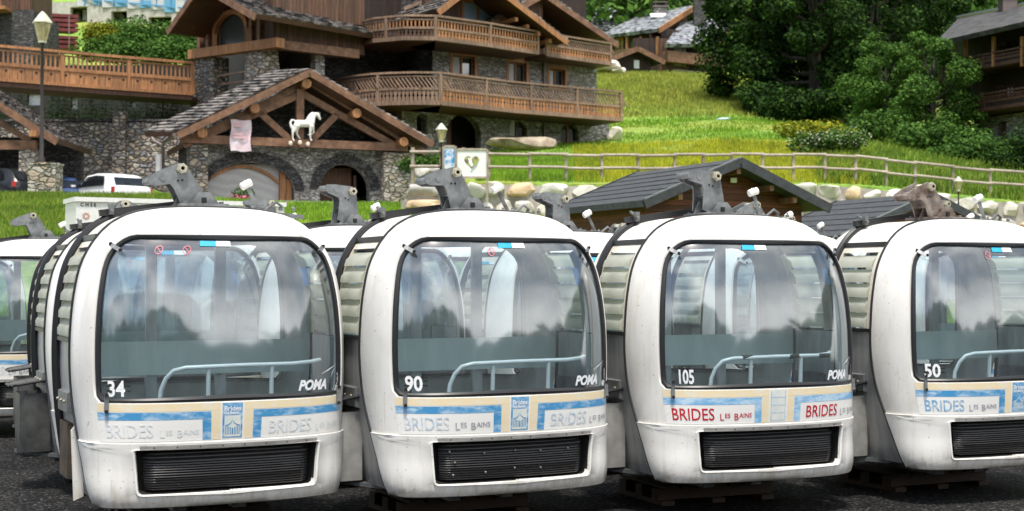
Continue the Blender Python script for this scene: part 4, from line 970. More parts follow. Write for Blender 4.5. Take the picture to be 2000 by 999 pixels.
def courses(mb, a, b, c, d, rows, rng, th=.05):
    """irregular overlapping shingle courses laid on a roof plane"""
    P = [Vector(q) for q in (a, b, c, d)]; n = (P[1] - P[0]).cross(P[3] - P[0]).normalized()
    if n.z < 0: n = -n
    for i in range(rows):
        u0, u1 = i / rows, (i + 1.35) / rows; u1 = min(u1, 1); L = P[0].lerp(P[3], u0); Rr = P[1].lerp(P[2], u0); L1 = P[0].lerp(P[3], u1); R1 = P[1].lerp(P[2], u1); ln = (Rr - L).length; x = 0
        while x < ln:
            w = rng.uniform(.22, .55); f0, f1 = x / ln, min(1, (x + w - .02) / ln); t = th * rng.uniform(.7, 1.7); j = rng.uniform(-.03, .03)
            q = [L.lerp(Rr, f0), L.lerp(Rr, f1), L1.lerp(R1, f1), L1.lerp(R1, f0)]; dn = (L - L1).normalized() * j
            vs = [q[0] + n * t + dn + n * .035, q[1] + n * t + dn + n * .035, q[2] + n * .02, q[3] + n * .02, q[0] + dn, q[1] + dn]
            mb.add(vs, [(0, 1, 2, 3), (4, 5, 1, 0), (4, 0, 3), (1, 5, 2)]); x += w
def gable_roof(parent, F_, u0, u1, ze, zr, back, over, mat, shingle=None, rng=None, ur=None, th=.2, ve=None, zl=None, zrr=None, bvec=None):
    """gable facing the facade; eaves at u0,u1; returns roof object"""
    ur = (u0 + u1) / 2 if ur is None else ur; m = MB(); zl = ze if zl is None else zl; zrr = ze if zrr is None else zrr
    A, B, C = F_.p(u0, zl, over), F_.p(ur, zr, over), F_.p(u1, zrr, over); A2, B2, C2 = F_.p(u0, zl, -back), F_.p(ur, zr, -back), F_.p(u1, zrr, -back)
    if bvec is not None: A2, B2, C2 = [p + Vector(bvec) for p in (A, B, C)]
    roof_slab(m, A, A2, B2, B, th); roof_slab(m, C, C2, B2, B, th); ro = m.build('roof', WOODD, parent)
    s = MB(); rng = rng or random.Random(1)
    if shingle:
        courses(s, A, A2, B2, B, max(6, int((B - A).length / .28)), rng); courses(s, C, C2, B2, B, max(6, int((B - C).length / .28)), rng)
        s.build('shingles', shingle, ro)
    v = MB()
    for P, Q in ((A, B), (C, B)):
        P = P + F_.n * .03; Q = Q + F_.n * .03; dn = Vector((0, 0, -.16)); v.bar(P + dn, Q + dn, .07, .26)
    v.build('verge_board', ve or WOODB, ro); return ro
# ------------------------------------------------------------------ stable with the horse
rgb_ = random.Random(21)
H = Facade.px(346, 54, 845, 57.7); hb = H.p(H.L / 2, 4.7)
st = thing('stone_stable', 'low stone stable with open timber gable carrying a white horse', 'stable', hb)
gable_roof(st, H, 0, H.L, 7.55, 10.22, 4.6, 0, None, LAUZE, rgb_, bvec=(-1.5, .8, .05)); gable_roof(st, H, .3, H.L - .1, 7.25, 9.95, 5.5, -.6, None, None, rgb_)
Hw = Facade((H.A - H.n * 1.1)[:2], (H.B - H.n * 1.1)[:2])
g1 = Hw.rect(405, 575, 317, 398); g2 = Hw.rect(625, 722, 321, 398); ul = Hw.uz(372, 330)[0]; ur = Hw.uz(800, 330)[0]
g1 = (g1[0], g1[1], 4.4, g1[3]); g2 = (g2[0], g2[1], 4.4, g2[3])
m = MB(); Hw.wall(m, ul, ur, 4.2, 7.3, [g1, g2], .5, archs=[0, 1]); wl_ = m.build('front_wall', STONE, st)
m = MB(); Hw.poly(m, [(ul + .4, 7.3), (ur - .4, 7.3), (H.L / 2, 9.75)], -1.3, -1.0); m.build('gable_wall', STONED, st)
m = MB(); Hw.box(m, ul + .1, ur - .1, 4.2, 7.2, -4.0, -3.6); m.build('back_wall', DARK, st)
for q in (ul + .05, ur - .45):
    m = MB(); Hw.box(m, q, q + .4, 4.2, 7.3, -3.6, -.55); m.build('side_wall', STONED, st)
# voussoirs standing proud round both arches
for h in (g1, g2):
    m = MB(); r = (h[1] - h[0]) / 2; rz = min(r, (h[3] - h[2]) * .5); cu = (h[0] + h[1]) / 2; cz = h[3] - rz; n = 30
    for k in range(n):
        t = math.pi * (k + .5) / n; w = math.pi * (r + .2) / n * .42
        c, s_ = math.cos(t), math.sin(t); a = (cu + (r + .02) * c, cz + (rz + .02) * s_); L_ = .34 + .06 * rgb_.random(); b = (a[0] + c * L_, a[1] + s_ * L_)
        m.prism([(a[0] - s_ * w, a[1] + c * w), (a[0] + s_ * w, a[1] - c * w), (b[0] + s_ * w * 1.1, b[1] - c * w * 1.1), (b[0] - s_ * w * 1.1, b[1] + c * w * 1.1)], Hw.n * (.03 + .03 * rgb_.random()), Hw.p(0, 0, .0), Hw.d)
    m.build('arch_ring', STONED, wl_)
m = MB(); Hw.box(m, g1[0] + .03, g1[1] - .55, 4.2, g1[3] - .05, -.42, -.34)
def mat_gar():
    mm, nt, b = new_mat('marbled_door'); w = N(nt, 'ShaderNodeTexWave', wave_type='RINGS'); w.inputs['Scale'].default_value = 1.1; w.inputs['Distortion'].default_value = 5; nt.links.new(coords(nt), w.inputs[0])
    nt.links.new(ramp(nt, w.outputs[0], [(.3, (.40, .39, .39)), (.85, (.47, .46, .45))]), b.inputs['Base Color']); b.inputs['Roughness'].default_value = .5; return mm
gd = m.build('garage_door', mat_gar(), st); m = MB(); Hw.box(m, g1[1] - .54, g1[1] - .30, 4.2, g1[3] - .3, -.40, -.2); Hw.box(m, g1[1] - .27, g1[1] - .04, 4.2, g1[3] - .6, -.42, -.25); m.build('door_frame', WOODO, gd)
m = MB(); pts = [(g1[0] + .04 + (g1[1] - g1[0] - .6) * i / 14, g1[3] - .16 - .75 * ((i / 14 - .5) * 2) ** 2 * .8) for i in range(15)]
for a, b in zip(pts, pts[1:]): m.bar(Hw.p(a[0], a[1], -.28), Hw.p(b[0], b[1], -.28), .1, .12)
m.build('arched_lintel', WOODO, gd)
m = MB(); Hw.box(m, g2[0] + .1, g2[1] - .55, 4.2, g2[3] - .1, -.9, -.82); Hw.box(m, g2[1] - .5, g2[1] - .4, 4.2, g2[3] - .4, -.8, -.6); m.build('arched_door', WOODD, st)
# piers and truss
for a, b, y0 in ((368, 403, 284), (745, 802, 300)):
    r = H.rect(a, b, y0, 400, -.9); m = MB(); H.box(m, r[0], r[1], 4.2, r[3], -1.35, -.55); m.build('stone_pier', STONEP if a > 500 else STONER, st)
def strut(p, q, w, h, o, name='truss_beam'):
    m = MB(); m.bar(H.w(*p, o), H.w(*q, o), w, h); return m.build(name, WOODB, st)
strut((352, 271), (795, 289), .30, .32, -.55, 'tie_beam'); strut((585, 175), (585, 279), .30, .30, -.6, 'king_post')
for p, q in (((585, 186), (388, 272)), ((590, 184), (768, 284)), ((508, 222), (568, 276)), ((658, 224), (606, 276))): strut(p, q, .24, .26, -.62)
for p in ((499, 206), (600, 158), (698, 216), (396, 254), (790, 272)):
    m = MB(); c = H.w(*p, 0) - Vector((0, 0, .10)); m.tube([c - H.n * .06, c - H.n * 1.6], .19, 12); m.build('purlin_end', WOODO, st, True)
for k in range(7):
    for sg in (0, 1):
        a = H.p(H.L * (.06 if sg == 0 else .94), 7.72, -.35 - k * .35); b = H.p(H.L / 2, 10.0, -.35 - k * .35)
        if k in (0, 1, 2): m = MB(); m.bar(a, b, .1, .14); m.build('rafter', WOODB, st)
m = MB(); e = H.p(-.1, 7.45, .05); m.tube([H.p(-.1, 7.42, -4.6), H.p(-.1, 7.42, .0)], .09, 8); m.build('gutter', ZINC, st)
m = MB(); a = W(300, 272, 55.5); m.tube([W(296, 268, 55.6), W(300, 276, 55.5), W(315, 284, 55.4), W(318, 292, 55.4), W(318, 335, 55.4)], .07, 8); m.build('downpipe', ZINC, st, True)
m = MB(); m.tube([W(310, 302, 55.2), W(310, 350, 55.2)], .12, 8); m.build('white_pipe', NYL, st, True)
# banner
bn = thing('banner', 'faded red and white banner hanging left of the horse on the gable beam', 'banner', H.w(470, 266, -.3)); r = H.rect(450, 490, 235, 296, -.3); rows = []
for j in range(13):
    z = r[3] + (r[2] - r[3]) * j / 12; rows.append([H.p(r[0] + (r[1] - r[0]) * i / 8 + .03 * math.sin(j * .6), z + .02 * math.sin(i), -.28 + .03 * math.sin(i * 1.3 + j * .5)) for i in range(9)])
m = MB(); m.grid(rows); bnp = m.build('cloth', mat_worn('banner_cloth', (.70, .70, .73), (.66, .50, .54), .55, 1.3, .8, (1, 1, 2)), bn, True)
for k, (z0, z1, u0, u1) in enumerate(((.12, .24, .15, .5), (.42, .50, .1, .6), (.52, .60, .12, .85), (.30, .33, .3, .85))):
    m = MB(); zz = lambda f: r[3] + (r[2] - r[3]) * f; uu = lambda f: r[0] + (r[1] - r[0]) * f
    m.grid([[H.p(uu(u0 + (u1 - u0) * i / 5), zz(z), -.22) for i in range(6)] for z in (z0, z1)]); m.build('faded_print', mat_flat('print_red', (.62, .40, .42) if k != 3 else (.40, .42, .48), .8), bnp)
# horse statue
ht = H.w(597, 276, -.3); hs = MB()
def hp(x, y, dz=0): return H.w(420 + x / 8.325, 200 + y / 8.325, -.35 + dz)
k = 1 / 8.325 * 54.9 / FPX
def limb(pts, rad, dz=0): hs.tube([hp(x, y, dz) for x, y in pts], [q * k for q in rad], 12)
limb([(1290, 345), (1330, 350), (1420, 350), (1500, 350), (1570, 350), (1600, 340)], [45, 66, 62, 62, 68, 40])
limb([(1560, 340), (1585, 270), (1610, 215), (1650, 185)], [66, 48, 38, 32]); limb([(1640, 185), (1675, 215), (1700, 260), (1712, 290)], [34, 34, 24, 17])
limb([(1668, 180), (1690, 155)], [10, 4], .03); limb([(1690, 185), (1716, 158)], [10, 4], -.03)
limb([(1600, 165), (1560, 190), (1520, 240), (1490, 290)], [14, 20, 22, 16])
limb([(1295, 290), (1245, 292), (1222, 340), (1240, 400), (1262, 440), (1245, 490)], [16, 20, 22, 26, 24, 8])
limb([(1330, 370), (1310, 430), (1265, 490), (1262, 560), (1268, 610), (1290, 632)], [56, 40, 22, 15, 14, 20], .09)
limb([(1340, 380), (1325, 450), (1330, 520), (1370, 580), (1395, 620), (1410, 632)], [50, 34, 18, 14, 13, 18], -.09)
limb([(1570, 380), (1555, 450), (1545, 520), (1552, 590), (1570, 632)], [46, 26, 17, 14, 19], .09)
limb([(1580, 380), (1590, 440), (1606, 490), (1560, 525), (1500, 530)], [44, 26, 17, 13, 15], -.09)
ho = hs.build('horse_statue', mat_flat('white_enamel', (.80, .79, .74), .4), None, True, loc=ht); md = ho.modifiers.new('r', 'REMESH'); md.mode = 'VOXEL'; md.voxel_size = .022; md.use_smooth_shade = True; s2_ = ho.modifiers.new('s', 'SMOOTH'); s2_.iterations = 4
tag(ho, 'white horse statue with one foreleg raised, standing on the gable beam', 'statue')
for i, (x, y) in enumerate(((1228, 665), (1380, 655), (1510, 680))):
    c = hp(x, y, .25); m = MB(); m.lathe([(.03, -.09), (.07, -.07), (.085, 0), (.07, .06), (.03, .08)], c, 10); m.tube([c, c - H.n * .3], .03, 6)
    tag(m.build('globe_lamp', mat_flat('cream_globe', (.75, .66, .52), .4), None, True, loc=c), ('cream globe lamp on the beam below the horse tail', 'cream globe lamp on the beam between the horse legs', 'cream globe lamp on the beam below the raised foreleg')[i], 'lamp', 'globe lamps on the gable beam')

# ------------------------------------------------------------------ rubble retaining wall, bridge, porch
RW_ = Facade.px(-140, 61.2, 372, 61.2); rt = thing('retaining_wall', 'tall rubble stone retaining wall behind the white car', 'wall', W(230, 380, 61.2))
m = MB(); RW_.wall(m, 0, RW_.L, 4.2, 8.72, [RW_.rect(118, 152, 345, 375)], .6); m.build('masonry', STONER, rt)
m = MB(); 
for i in range(24): m.box(tuple(RW_.p(.2 + i * .47, 8.79, -.28)), (.44, .75, .10))
m.build('coping', STONED, rt); m = MB(); r = RW_.rect(222, 247, 218, 385); RW_.box(m, r[0], r[1], 4.2, r[3], -.2, .22); m.build('buttress', STONER, rt)
br = thing('timber_bridge', 'honey coloured timber footbridge with slatted railing and hearts cut in its boards', 'bridge', W(180, 170, 60))
path = [((p - 1000) / FPX * Y, Y) for p, Y in ((-160, 55.6), (0, 57.5), (186, 59.7), (374, 61.9))]
zb, zt = 9.97, 11.43; m = MB(); ribbon(m, path, zt - .11, zt, .22); ribbon(m, path, 10.58, 10.72, .14); ribbon(m, path, zb - .02, zb + .10, .16); ribbon(m, path, 11.18, 11.24, .08); rail = m.build('rails', WOODO, br)
m = MB()
for p, t in resample(path, .19): m.bar((p.x, p.y, 10.7), (p.x, p.y, 11.2), .05, .075, tuple(t))
m.build('balusters', WOODO, br); m = MB(); hh = MB()
for i, (p, t) in enumerate(resample(path, .30)):
    n_ = Vector((t.y, -t.x, 0)); m.prism([(-.143, 0), (.143, 0), (.143, .56), (-.143, .56)], n_ * .03, Vector((p.x, p.y, 10.05)), t)
    if i % 2: 
        c = Vector((p.x, p.y, 10.40)) + n_ * .036
        hh.prism([(0, -.055), (.055, .01), (.05, .045), (.02, .05), (0, .03), (-.02, .05), (-.05, .045), (-.055, .01)], n_ * .004, c, t)
bd_ = m.build('skirt_boards', WOODO, br); hh.build('heart_cutout', DARK, bd_)
m = MB()
for p, t in resample(path, 2.3): m = MB(); m.box((p.x, p.y, 10.68), (.15, .15, 1.4), Matrix.Rotation(math.atan2(t.y, t.x), 3, 'Z')); m.build('railing_post', WOODO, br)
m = MB(); m = MB(); b2 = [(x, y + 2.2) for x, y in path]
for i in range(3):
    q = [path[i], path[i + 1], b2[i + 1], b2[i]]; m.add([Vector((*a, z)) for z in (9.75, 9.95) for a in q], [(3, 2, 1, 0), (4, 5, 6, 7), (0, 1, 5, 4), (1, 2, 6, 5), (2, 3, 7, 6), (3, 0, 4, 7)])
m.build('deck', WOODD, br)
bs = thing('basement_wall', 'dark basement wall with pale windows behind the shrubs under the bridge', 'wall', W(180, 200, 66)); BF = Facade.px(-160, 66, 430, 66); m = MB(); hl = [BF.rect(53, 84, 182, 206), BF.rect(138, 151, 190, 216), BF.rect(255, 264, 196, 210)]
BF.wall(m, 0, BF.L, 8, 11.9, hl, .4); m.build('masonry', mat_flat('near_black_wall', (.02, .02, .018), .9), bs)  # one near-black colour over the whole wall
for h in hl: m = MB(); BF.box(m, h[0], h[1], h[2], h[3], -.3, -.25); m.build('window', mat_flat('pale_pane', (.62, .64, .66), .4), bs)
pos = [(8, 63.4, 1.9), (40, 63, 1.7), (112, 63.5, 2.1), (130, 62.9, 1.9), (178, 63.3, 2.0), (206, 62.8, 1.6), (246, 63.2, 1.9), (286, 63.4, 1.7), (318, 62.9, 1.8), (346, 63.3, 1.5)]
lab = ['leftmost under the bridge', 'second from the left edge under the bridge', 'beside the lamp post, rear one', 'beside the lamp post, front one', 'above the middle of the rubble wall', 'left of the wall buttress', 'right of the wall buttress', 'left of the last pale window', 'behind the end of the rubble wall', 'next to the stone pier of the chalet']
for i, ((p, Y, h), l) in enumerate(zip(pos, lab)):
    b = W(p, 226, Y); b.z = 8.75; conifer('young_spruce', 'young dark spruce ' + l, b, h, 1.9, 40 + i, 1500, 'young spruces under the bridge')
# porch roof at the left edge
PF = Facade.px(-300, 52, 112, 52.3); po = thing('timber_porch', 'dark timber porch roof at the left edge over a parked car', 'porch', PF.p(5, 4.7))
pk = PF.uz(-95, 140); re = PF.uz(112, 270); gable_roof(po, PF, 0, re[0], re[1], pk[1], 5, 0, None, LAUZE, rgb_, ur=pk[0])
m = MB(); m.bar(PF.w(-250, 284, -.5), PF.w(72, 284, -.5), .3, .34); m.build('tie_beam', WOODB, po); m = MB(); m.bar(PF.w(-20, 228, -.5), PF.w(60, 276, -.5), .2, .22); m.build('truss_beam', WOODB, po)
m = MB(); c = PF.w(68, 262, .05); m.box(tuple(c), (.26, .5, .22)); m.build('purlin_end', WOODO, po)
r = PF.rect(40, 70, 292, 370, -.6); m = MB(); PF.box(m, r[0], r[1], 4.3, r[3], -1.0, -.4); m.build('stone_pier', STONEP, po); m = MB(); PF.box(m, 0, re[0] - .3, 4.3, 7.6, -4.9, -4.5); PF.box(m, 0, re[0] - .8, 4.3, 6.9, -4.5, -4.4); m.build('back_wall', STONED, po)

# ------------------------------------------------------------------ lamps
LAMPG = mat_glass('lantern_glass', (.80, .70, .42), .05, .2, .45, (.72, .60, .36)); POST = mat_flat('dark_post', (.03, .022, .022), .5); CAPM = mat_flat('lantern_cap', (.46, .45, .36), .5)
def lamp(label, base, top, s=1.0, post=POST):
    t = thing('street_lamp', label, 'street lamp', base, 0, 'lantern street lamps'); b = Vector(base); z = top - b.z
    m = MB(); m.lathe([(.12 * s, 0), (.12 * s, .15), (.075 * s, .25), (.06 * s, z * .5), (.05 * s, z - .12), (.09 * s, z - .06), (.03 * s, z)], b, 10); m.build('post', post, t, True)
    m = MB(); h = 1.0 * s; c = b + Vector((0, 0, z)); m.lathe([(.13 * s, 0), (.29 * s, .62 * h)], c, 6); m.build('lantern', LAMPG, t)
    m = MB(); m.lathe([(.34 * s, .62 * h), (.33 * s, .66 * h), (.13 * s, .92 * h), (.10 * s, .95 * h), (.03 * s, 1.02 * h)], c, 6); m.lathe([(.15 * s, -.04), (.15 * s, .02)], c, 6)
    for k_ in range(6): a = k_ * math.pi / 3; m.bar(c + Vector((.13 * s * math.cos(a), .13 * s * math.sin(a), 0)), c + Vector((.29 * s * math.cos(a), .29 * s * math.sin(a), .62 * h)), .02 * s, .02 * s)
    m.build('lantern_cap', CAPM, t); m = MB(); m.lathe([(.05 * s, .05), (.08 * s, .2), (.08 * s, .34), (.03 * s, .40)], c, 8); m.build('bulb', mat_flat('bulb', (.7, .66, .5), .3), t, True)
b = W(80, 372, 47); m = MB(); m.box((0, 0, .4), (.92, .8, 1.35)); pier = thing('lamp_pedestal', 'square pale stone pedestal carrying the tall street lamp', 'pedestal', (b.x, b.y, b.z)); 
o = MB(); r0 = W(54, 376, 47); r1 = W(108, 321, 47); o.box(((r0.x + r1.x) / 2, 47.4, (r0.z - .3 + r1.z) / 2), (r1.x - r0.x, .8, r1.z - r0.z + .3)); o.build('masonry', STONEP, pier); o = MB(); o.box(((r0.x + r1.x) / 2, 47.4, r1.z + .03), (r1.x - r0.x + .06, .86, .06)); o.build('cap_slab', STONEP, pier)
lamp('tall street lamp with amber lantern on the pale stone pedestal', ((80 - 1000) / FPX * 47.4, 47.4, r1.z + .06), W(80, 82, 47.4).z, 1.0)
lb = W(862, 398, 49.5); lamp('slim street lamp with amber lantern between the stable and the heart sign', (lb.x, lb.y, lb.z - .6), W(862, 276, 49.5).z, .62)
lb = W(1872, 392, 47.5); lamp('small amber lantern lamp in front of the right end of the log fence', (lb.x, lb.y, lb.z - 1), W(1872, 372, 47.5).z, .46)

# ------------------------------------------------------------------ cars on the terrace
def car(label, loc, rz, paint, group='cars parked on the terrace'):
    t = thing('parked_car', label, 'car', loc, rz, group, False); st_ = [(-1.95, .62, .55, .80, .82, .60), (-1.88, .76, .30, .88, .92, .62), (-1.55, .84, .25, .93, 1.28, .58), (-1.25, .85, .25, .94, 1.40, .60), (-.5, .86, .25, .93, 1.47, .62), (.3, .86, .25, .92, 1.42, .60), (.75, .85, .25, .91, 1.18, .60), (1.1, .84, .25, .90, .96, .68), (1.6, .80, .28, .80, .84, .66), (1.95, .62, .40, .66, .68, .50)]
    def sec(x, w, z0, zb_, zt_, wt): return [(x, -w * .92, z0), (x, -w, (z0 + zb_) / 2), (x, -w * .97, zb_), (x, -(w * .35 + wt * .65), zb_ + (zt_ - zb_) * .55), (x, -wt, zt_ - .02 * (zt_ > 1)), (x, -wt * .5, zt_), (x, 0, zt_ + .01), (x, wt * .5, zt_), (x, wt, zt_ - .02 * (zt_ > 1)), (x, w * .35 + wt * .65, zb_ + (zt_ - zb_) * .55), (x, w * .97, zb_), (x, w, (z0 + zb_) / 2), (x, w * .92, z0)]
    S_ = [sec(*q) for q in st_]; m = MB(); m.grid(S_); m.add(S_[0], [tuple(range(13))]); m.add(S_[-1], [tuple(range(13))]); b = m.build('body', paint, t, True, angle=45)
    gm = mat_flat('tinted_glass', (.01, .012, .015), .06)
    for s_ in (-1, 1):
        m = MB(); q = lambda x, y, z: (x, s_ * y, z)
        m.grid([[q(-1.30, .875, .97), q(-.4, .88, .97), q(.35, .875, .96), q(.85, .86, .95)], [q(-1.18, .78, 1.18), q(-.4, .79, 1.22), q(.3, .785, 1.18), q(.62, .80, 1.08)], [q(-1.0, .66, 1.33), q(-.4, .665, 1.38), q(.2, .66, 1.34), q(.38, .70, 1.24)]]); m.build('side_window', gm, b)
        m = MB(); m.box((-1.80, s_ * .74, .80), (.16, .14, .20)); m.build('tail_light', mat_flat('tail_red', (.45, .03, .02), .3), b)
        m = MB(); m.box((.72, s_ * .98, 1.0), (.10, .16, .12)); m.build('wing_mirror', paint, b)
        for x in (-1.22, 1.25): m = MB(); m.tube([(x, s_ * .70, .31), (x, s_ * .88, .31)], .31, 18); wh_ = m.build('wheel', RUB, t, True); m = MB(); m.tube([(x, s_ * .87, .31), (x, s_ * .89, .31)], .19, 12); m.build('rim', GALV, wh_)
    m = MB(); m.grid([[(-1.86, y * 1.02, .97), (-1.72, y * .98, 1.12), (-1.57, y * .90, 1.27)] for y in (-.68, -.3, .0, .3, .68)]); rw_ = m.build('rear_window', gm, b, True)
    m = MB(); m.bar((-1.89, -.02, .98), (-1.76, .28, 1.11), .02, .012); m.build('wiper', RUB, rw_)
    m = MB(); m.grid([[(.78, y, 1.16), (.98, y * 1.05, 1.03), (1.12, y * 1.1, .95)] for y in (-.55, 0, .55)]); m.build('windscreen', gm, b); return t
WP = mat_flat('white_paint', (.80, .80, .80), .25); cz = 4.55
car('white hatchback parked in front of the rubble retaining wall', ((207 - 1000) / FPX * 53.5, 53.5, zat(341, 53.5) - 1.47), R(136), WP)
car('dark blue car mostly hidden behind the lamp pedestal', ((92 - 1000) / FPX * 54.5, 54.5, zat(346, 54.5) - 1.47), R(128), mat_flat('blue_paint', (.03, .06, .16), .25))
car('black car under the timber porch at the left edge', ((-6 - 1000) / FPX * 53.5, 53.5, zat(330, 53.5) - 1.47), R(150), mat_flat('black_paint', (.012, .014, .018), .25))
# flowers by the garage
b = W(476, 388, 49); t = thing('flower_tub', 'stone tub of pink flowers in front of the garage door', 'flower tub', (b.x, b.y, b.z - .2)); m = MB(); m.lathe([(.32, 0), (.45, .35), (.47, .4)], (b.x, b.y, b.z - .5), 14); m.build('tub', STONEP, t, True)
rs = np.random.RandomState(5); m = MB(); foliage(m, [((b.x, b.y, b.z + .12), (.42, .3, .32))], 500, .05, rs); m.build('foliage', LEAFM, t); m = MB(); foliage(m, [((b.x - .1, b.y - .1, b.z - .02), (.5, .34, .18))], 260, .045, rs); m.build('blossom', PINK, t)
# white cabinet behind the cabins
ec = thing('equipment_cabinet', 'long white equipment cabinet with black lettering behind the front left cabin', 'cabinet', W(300, 440, 22.5)); CF = Facade.px(148, 22, 555, 23.6); m = MB(); WC = mat_flat('cabinet_white', (.72, .72, .69), .45)
CF.box(m, 0, CF.L, 1.0, 3.10, -.85, 0); m.build('housing', WC, ec); m = MB(); CF.box(m, -.03, CF.L + .03, 3.10, 3.17, -.88, .03); m.build('lid', WC, ec); m = MB()
for k_ in range(1, 4): CF.box(m, CF.L * k_ / 4 - .008, CF.L * k_ / 4 + .008, 1.1, 3.06, 0, .004)
m.build('door_seam', mat_flat('seam_grey', (.25, .25, .25), .6), ec); m = MB(); u0, z0 = CF.uz(157, 403, .006); put_text(m, 'C H S E', .075, lambda x, y: CF.p(u0 + x, z0 + y, .006), .002); m.build('lettering', HOLE, ec)
m = MB(); u0, z0 = CF.uz(166, 424, .006); 
for k_ in range(7): a = k_ * .9; CF.box(m, u0 + .04 * math.cos(a), u0 + .04 * math.cos(a) + .035, z0 + .04 * math.sin(a), z0 + .04 * math.sin(a) + .03, .002, .005)
m.build('printed_emblem', mat_flat('emblem_red', (.5, .30, .24), .6), ec)
# ------------------------------------------------------------------ the big chalet
CH = thing('stone_chalet', 'large stone and timber chalet with two long balconies', 'chalet', W(950, 285, 66))
CR = Facade.px(785, 63.4, 1190, 70.3)
hl = [CR.rect(814, 834, 222, 282), CR.rect(872, 940, 224, 310), CR.rect(996, 1030, 236, 268), CR.rect(1096, 1130, 242, 281)]
hl[0] = (hl[0][0], hl[0][1], 7.3, hl[0][3]); hl[1] = (hl[1][0], hl[1][1], 7.3, hl[1][3])
m = MB(); CR.wall(m, 0, CR.L, 7.0, 9.62, hl, .5, archs=[0, 1, 2, 3]); lw = m.build('lower_wall', STONE, CH)
CR.window(CH, hl[2], WOODB, fw=.0, surround=False, curtain=True); CR.window(CH, hl[3], WOODO, fw=.0, surround=False)
m = MB(); CR.box(m, hl[1][0] + .15, hl[1][0] + .9, 7.3, hl[1][3] - .2, -1.1, -1.0); m.build('cellar_door', WOODB, CH)
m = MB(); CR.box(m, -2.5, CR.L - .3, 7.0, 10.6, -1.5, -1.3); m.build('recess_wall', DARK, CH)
u8 = CR.uz(845, 130)[0]; u9 = CR.uz(1165, 130)[0]
hm = [CR.rect(884, 927, 110, 148), CR.rect(994, 1028, 123, 160), CR.rect(1073, 1103, 136, 172)]
m = MB(); CR.wall(m, u8, u9, 9.62, 12.5, hm, .5); m.build('middle_wall', STONE, CH)
for h in hm: CR.window(CH, h, WOODO, curtain=True, fw=.14)
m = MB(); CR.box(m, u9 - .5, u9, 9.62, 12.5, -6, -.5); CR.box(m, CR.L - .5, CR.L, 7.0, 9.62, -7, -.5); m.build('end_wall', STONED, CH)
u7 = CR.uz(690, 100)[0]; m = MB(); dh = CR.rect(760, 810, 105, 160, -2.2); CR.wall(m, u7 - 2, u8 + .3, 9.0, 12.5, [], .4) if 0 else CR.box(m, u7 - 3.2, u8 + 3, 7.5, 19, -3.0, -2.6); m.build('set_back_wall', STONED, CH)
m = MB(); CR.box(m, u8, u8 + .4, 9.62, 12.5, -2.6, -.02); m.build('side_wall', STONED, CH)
f = MB(); CR.box(f, dh[0], dh[1], 9.7, 11.6, -2.59, -2.5); f.build('balcony_door', WOODB, CH)
# top storey in timber
ht_ = CR.rect(906, 966, 6, 46); m = MB(); uR = CR.uz(1060, 40)[0]; CR.wall(m, u8 - .4, uR, 12.5, 17.2, [ht_], .3); m.build('timber_wall', PLANKV, CH); CR.window(CH, ht_, WOODO, mat_flat('sky_reflection_pane', (.26, .36, .50), .08), back=.12, fw=.12)  # blue sky reflection is painted into the colour of this pane
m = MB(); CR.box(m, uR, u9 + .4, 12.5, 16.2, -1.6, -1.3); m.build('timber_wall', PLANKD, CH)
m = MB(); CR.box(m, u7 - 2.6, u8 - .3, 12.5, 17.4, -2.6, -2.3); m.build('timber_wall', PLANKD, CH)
def bp(L): return [((p - 1000) / FPX * Y, Y) for p, Y in L]
lowp = bp([(656, 63.6), (690, 62.5), (725, 61.9), (760, 61.6), (810, 61.4), (860, 61.5), (1000, 64.3), (1213, 67.8)])
balcony(CH, lowp[:6], 9.50, 10.93, (WOODG, WOODG, WOODG), slab=1, depth=2.4, diag=True); balcony(CH, lowp[5:], 9.50, 10.93, (WOODG, WOODG, WOODO), slab=1, depth=2.3, diag=True)
balcony(CH, bp([(693, 63.7), (730, 62.4), (790, 61.7), (850, 61.8)]), 12.36, 13.46, (WOODG, WOODO, WOODD), slab=1, depth=2.4); balcony(CH, bp([(850, 61.8), (950, 63.5), (1050, 65.7)]), 12.36, 13.46, (WOODG, WOODO, WOODO), slab=1, depth=2.2)
balcony(CH, bp([(1068, 66.2), (1104, 67.0), (1192, 69.0)]), 12.36, 13.46, (WOODG, WOODG, WOODO), slab=1, depth=2.2, diag=True)
rgc = random.Random(4)
a, p_, c = CR.uz(855, 19, 2.2), CR.uz(942, -27, 2.2), CR.uz(1108, 78, 2.2); gable_roof(CH, CR, a[0], c[0], 0, p_[1] + .5, 6, 2.2, None, LAUZE, rgc, ur=p_[0], zl=a[1], zrr=c[1], ve=WOODO)
a, p_, c = CR.uz(960, 40, .6), CR.uz(1062, -16, .6), CR.uz(1207, 84, .6); gable_roof(CH, CR, a[0], c[0], 0, p_[1], 6, .6, None, LAUZE, rgc, ur=p_[0], zl=a[1], zrr=c[1], ve=WOODB)
for k in range(4):
    for (q, w_) in (((1085 - k * 22, 72 - k * 14), (1075 - k * 22, 80 - k * 14)),):
        m = MB(); c = CR.w(*w_, 1.9); m.bar(c, c - CR.n * 1.9, .16, .18); m.build('purlin_end', WOODO, CH)
m = MB(); m.tube([CR.w(1063, 92, .08), CR.w(1063, 285, .08)], .07, 8); m.build('downpipe', ZINC, CH)
m = MB(); m.bar(CR.w(800, 26, -1.5), CR.w(852, 6, -.5), .14, .16); m.bar(CR.w(790, 18, -1.5), CR.w(850, -6, -.5), .14, .16); m.build('eave_beam', WOODG, CH)
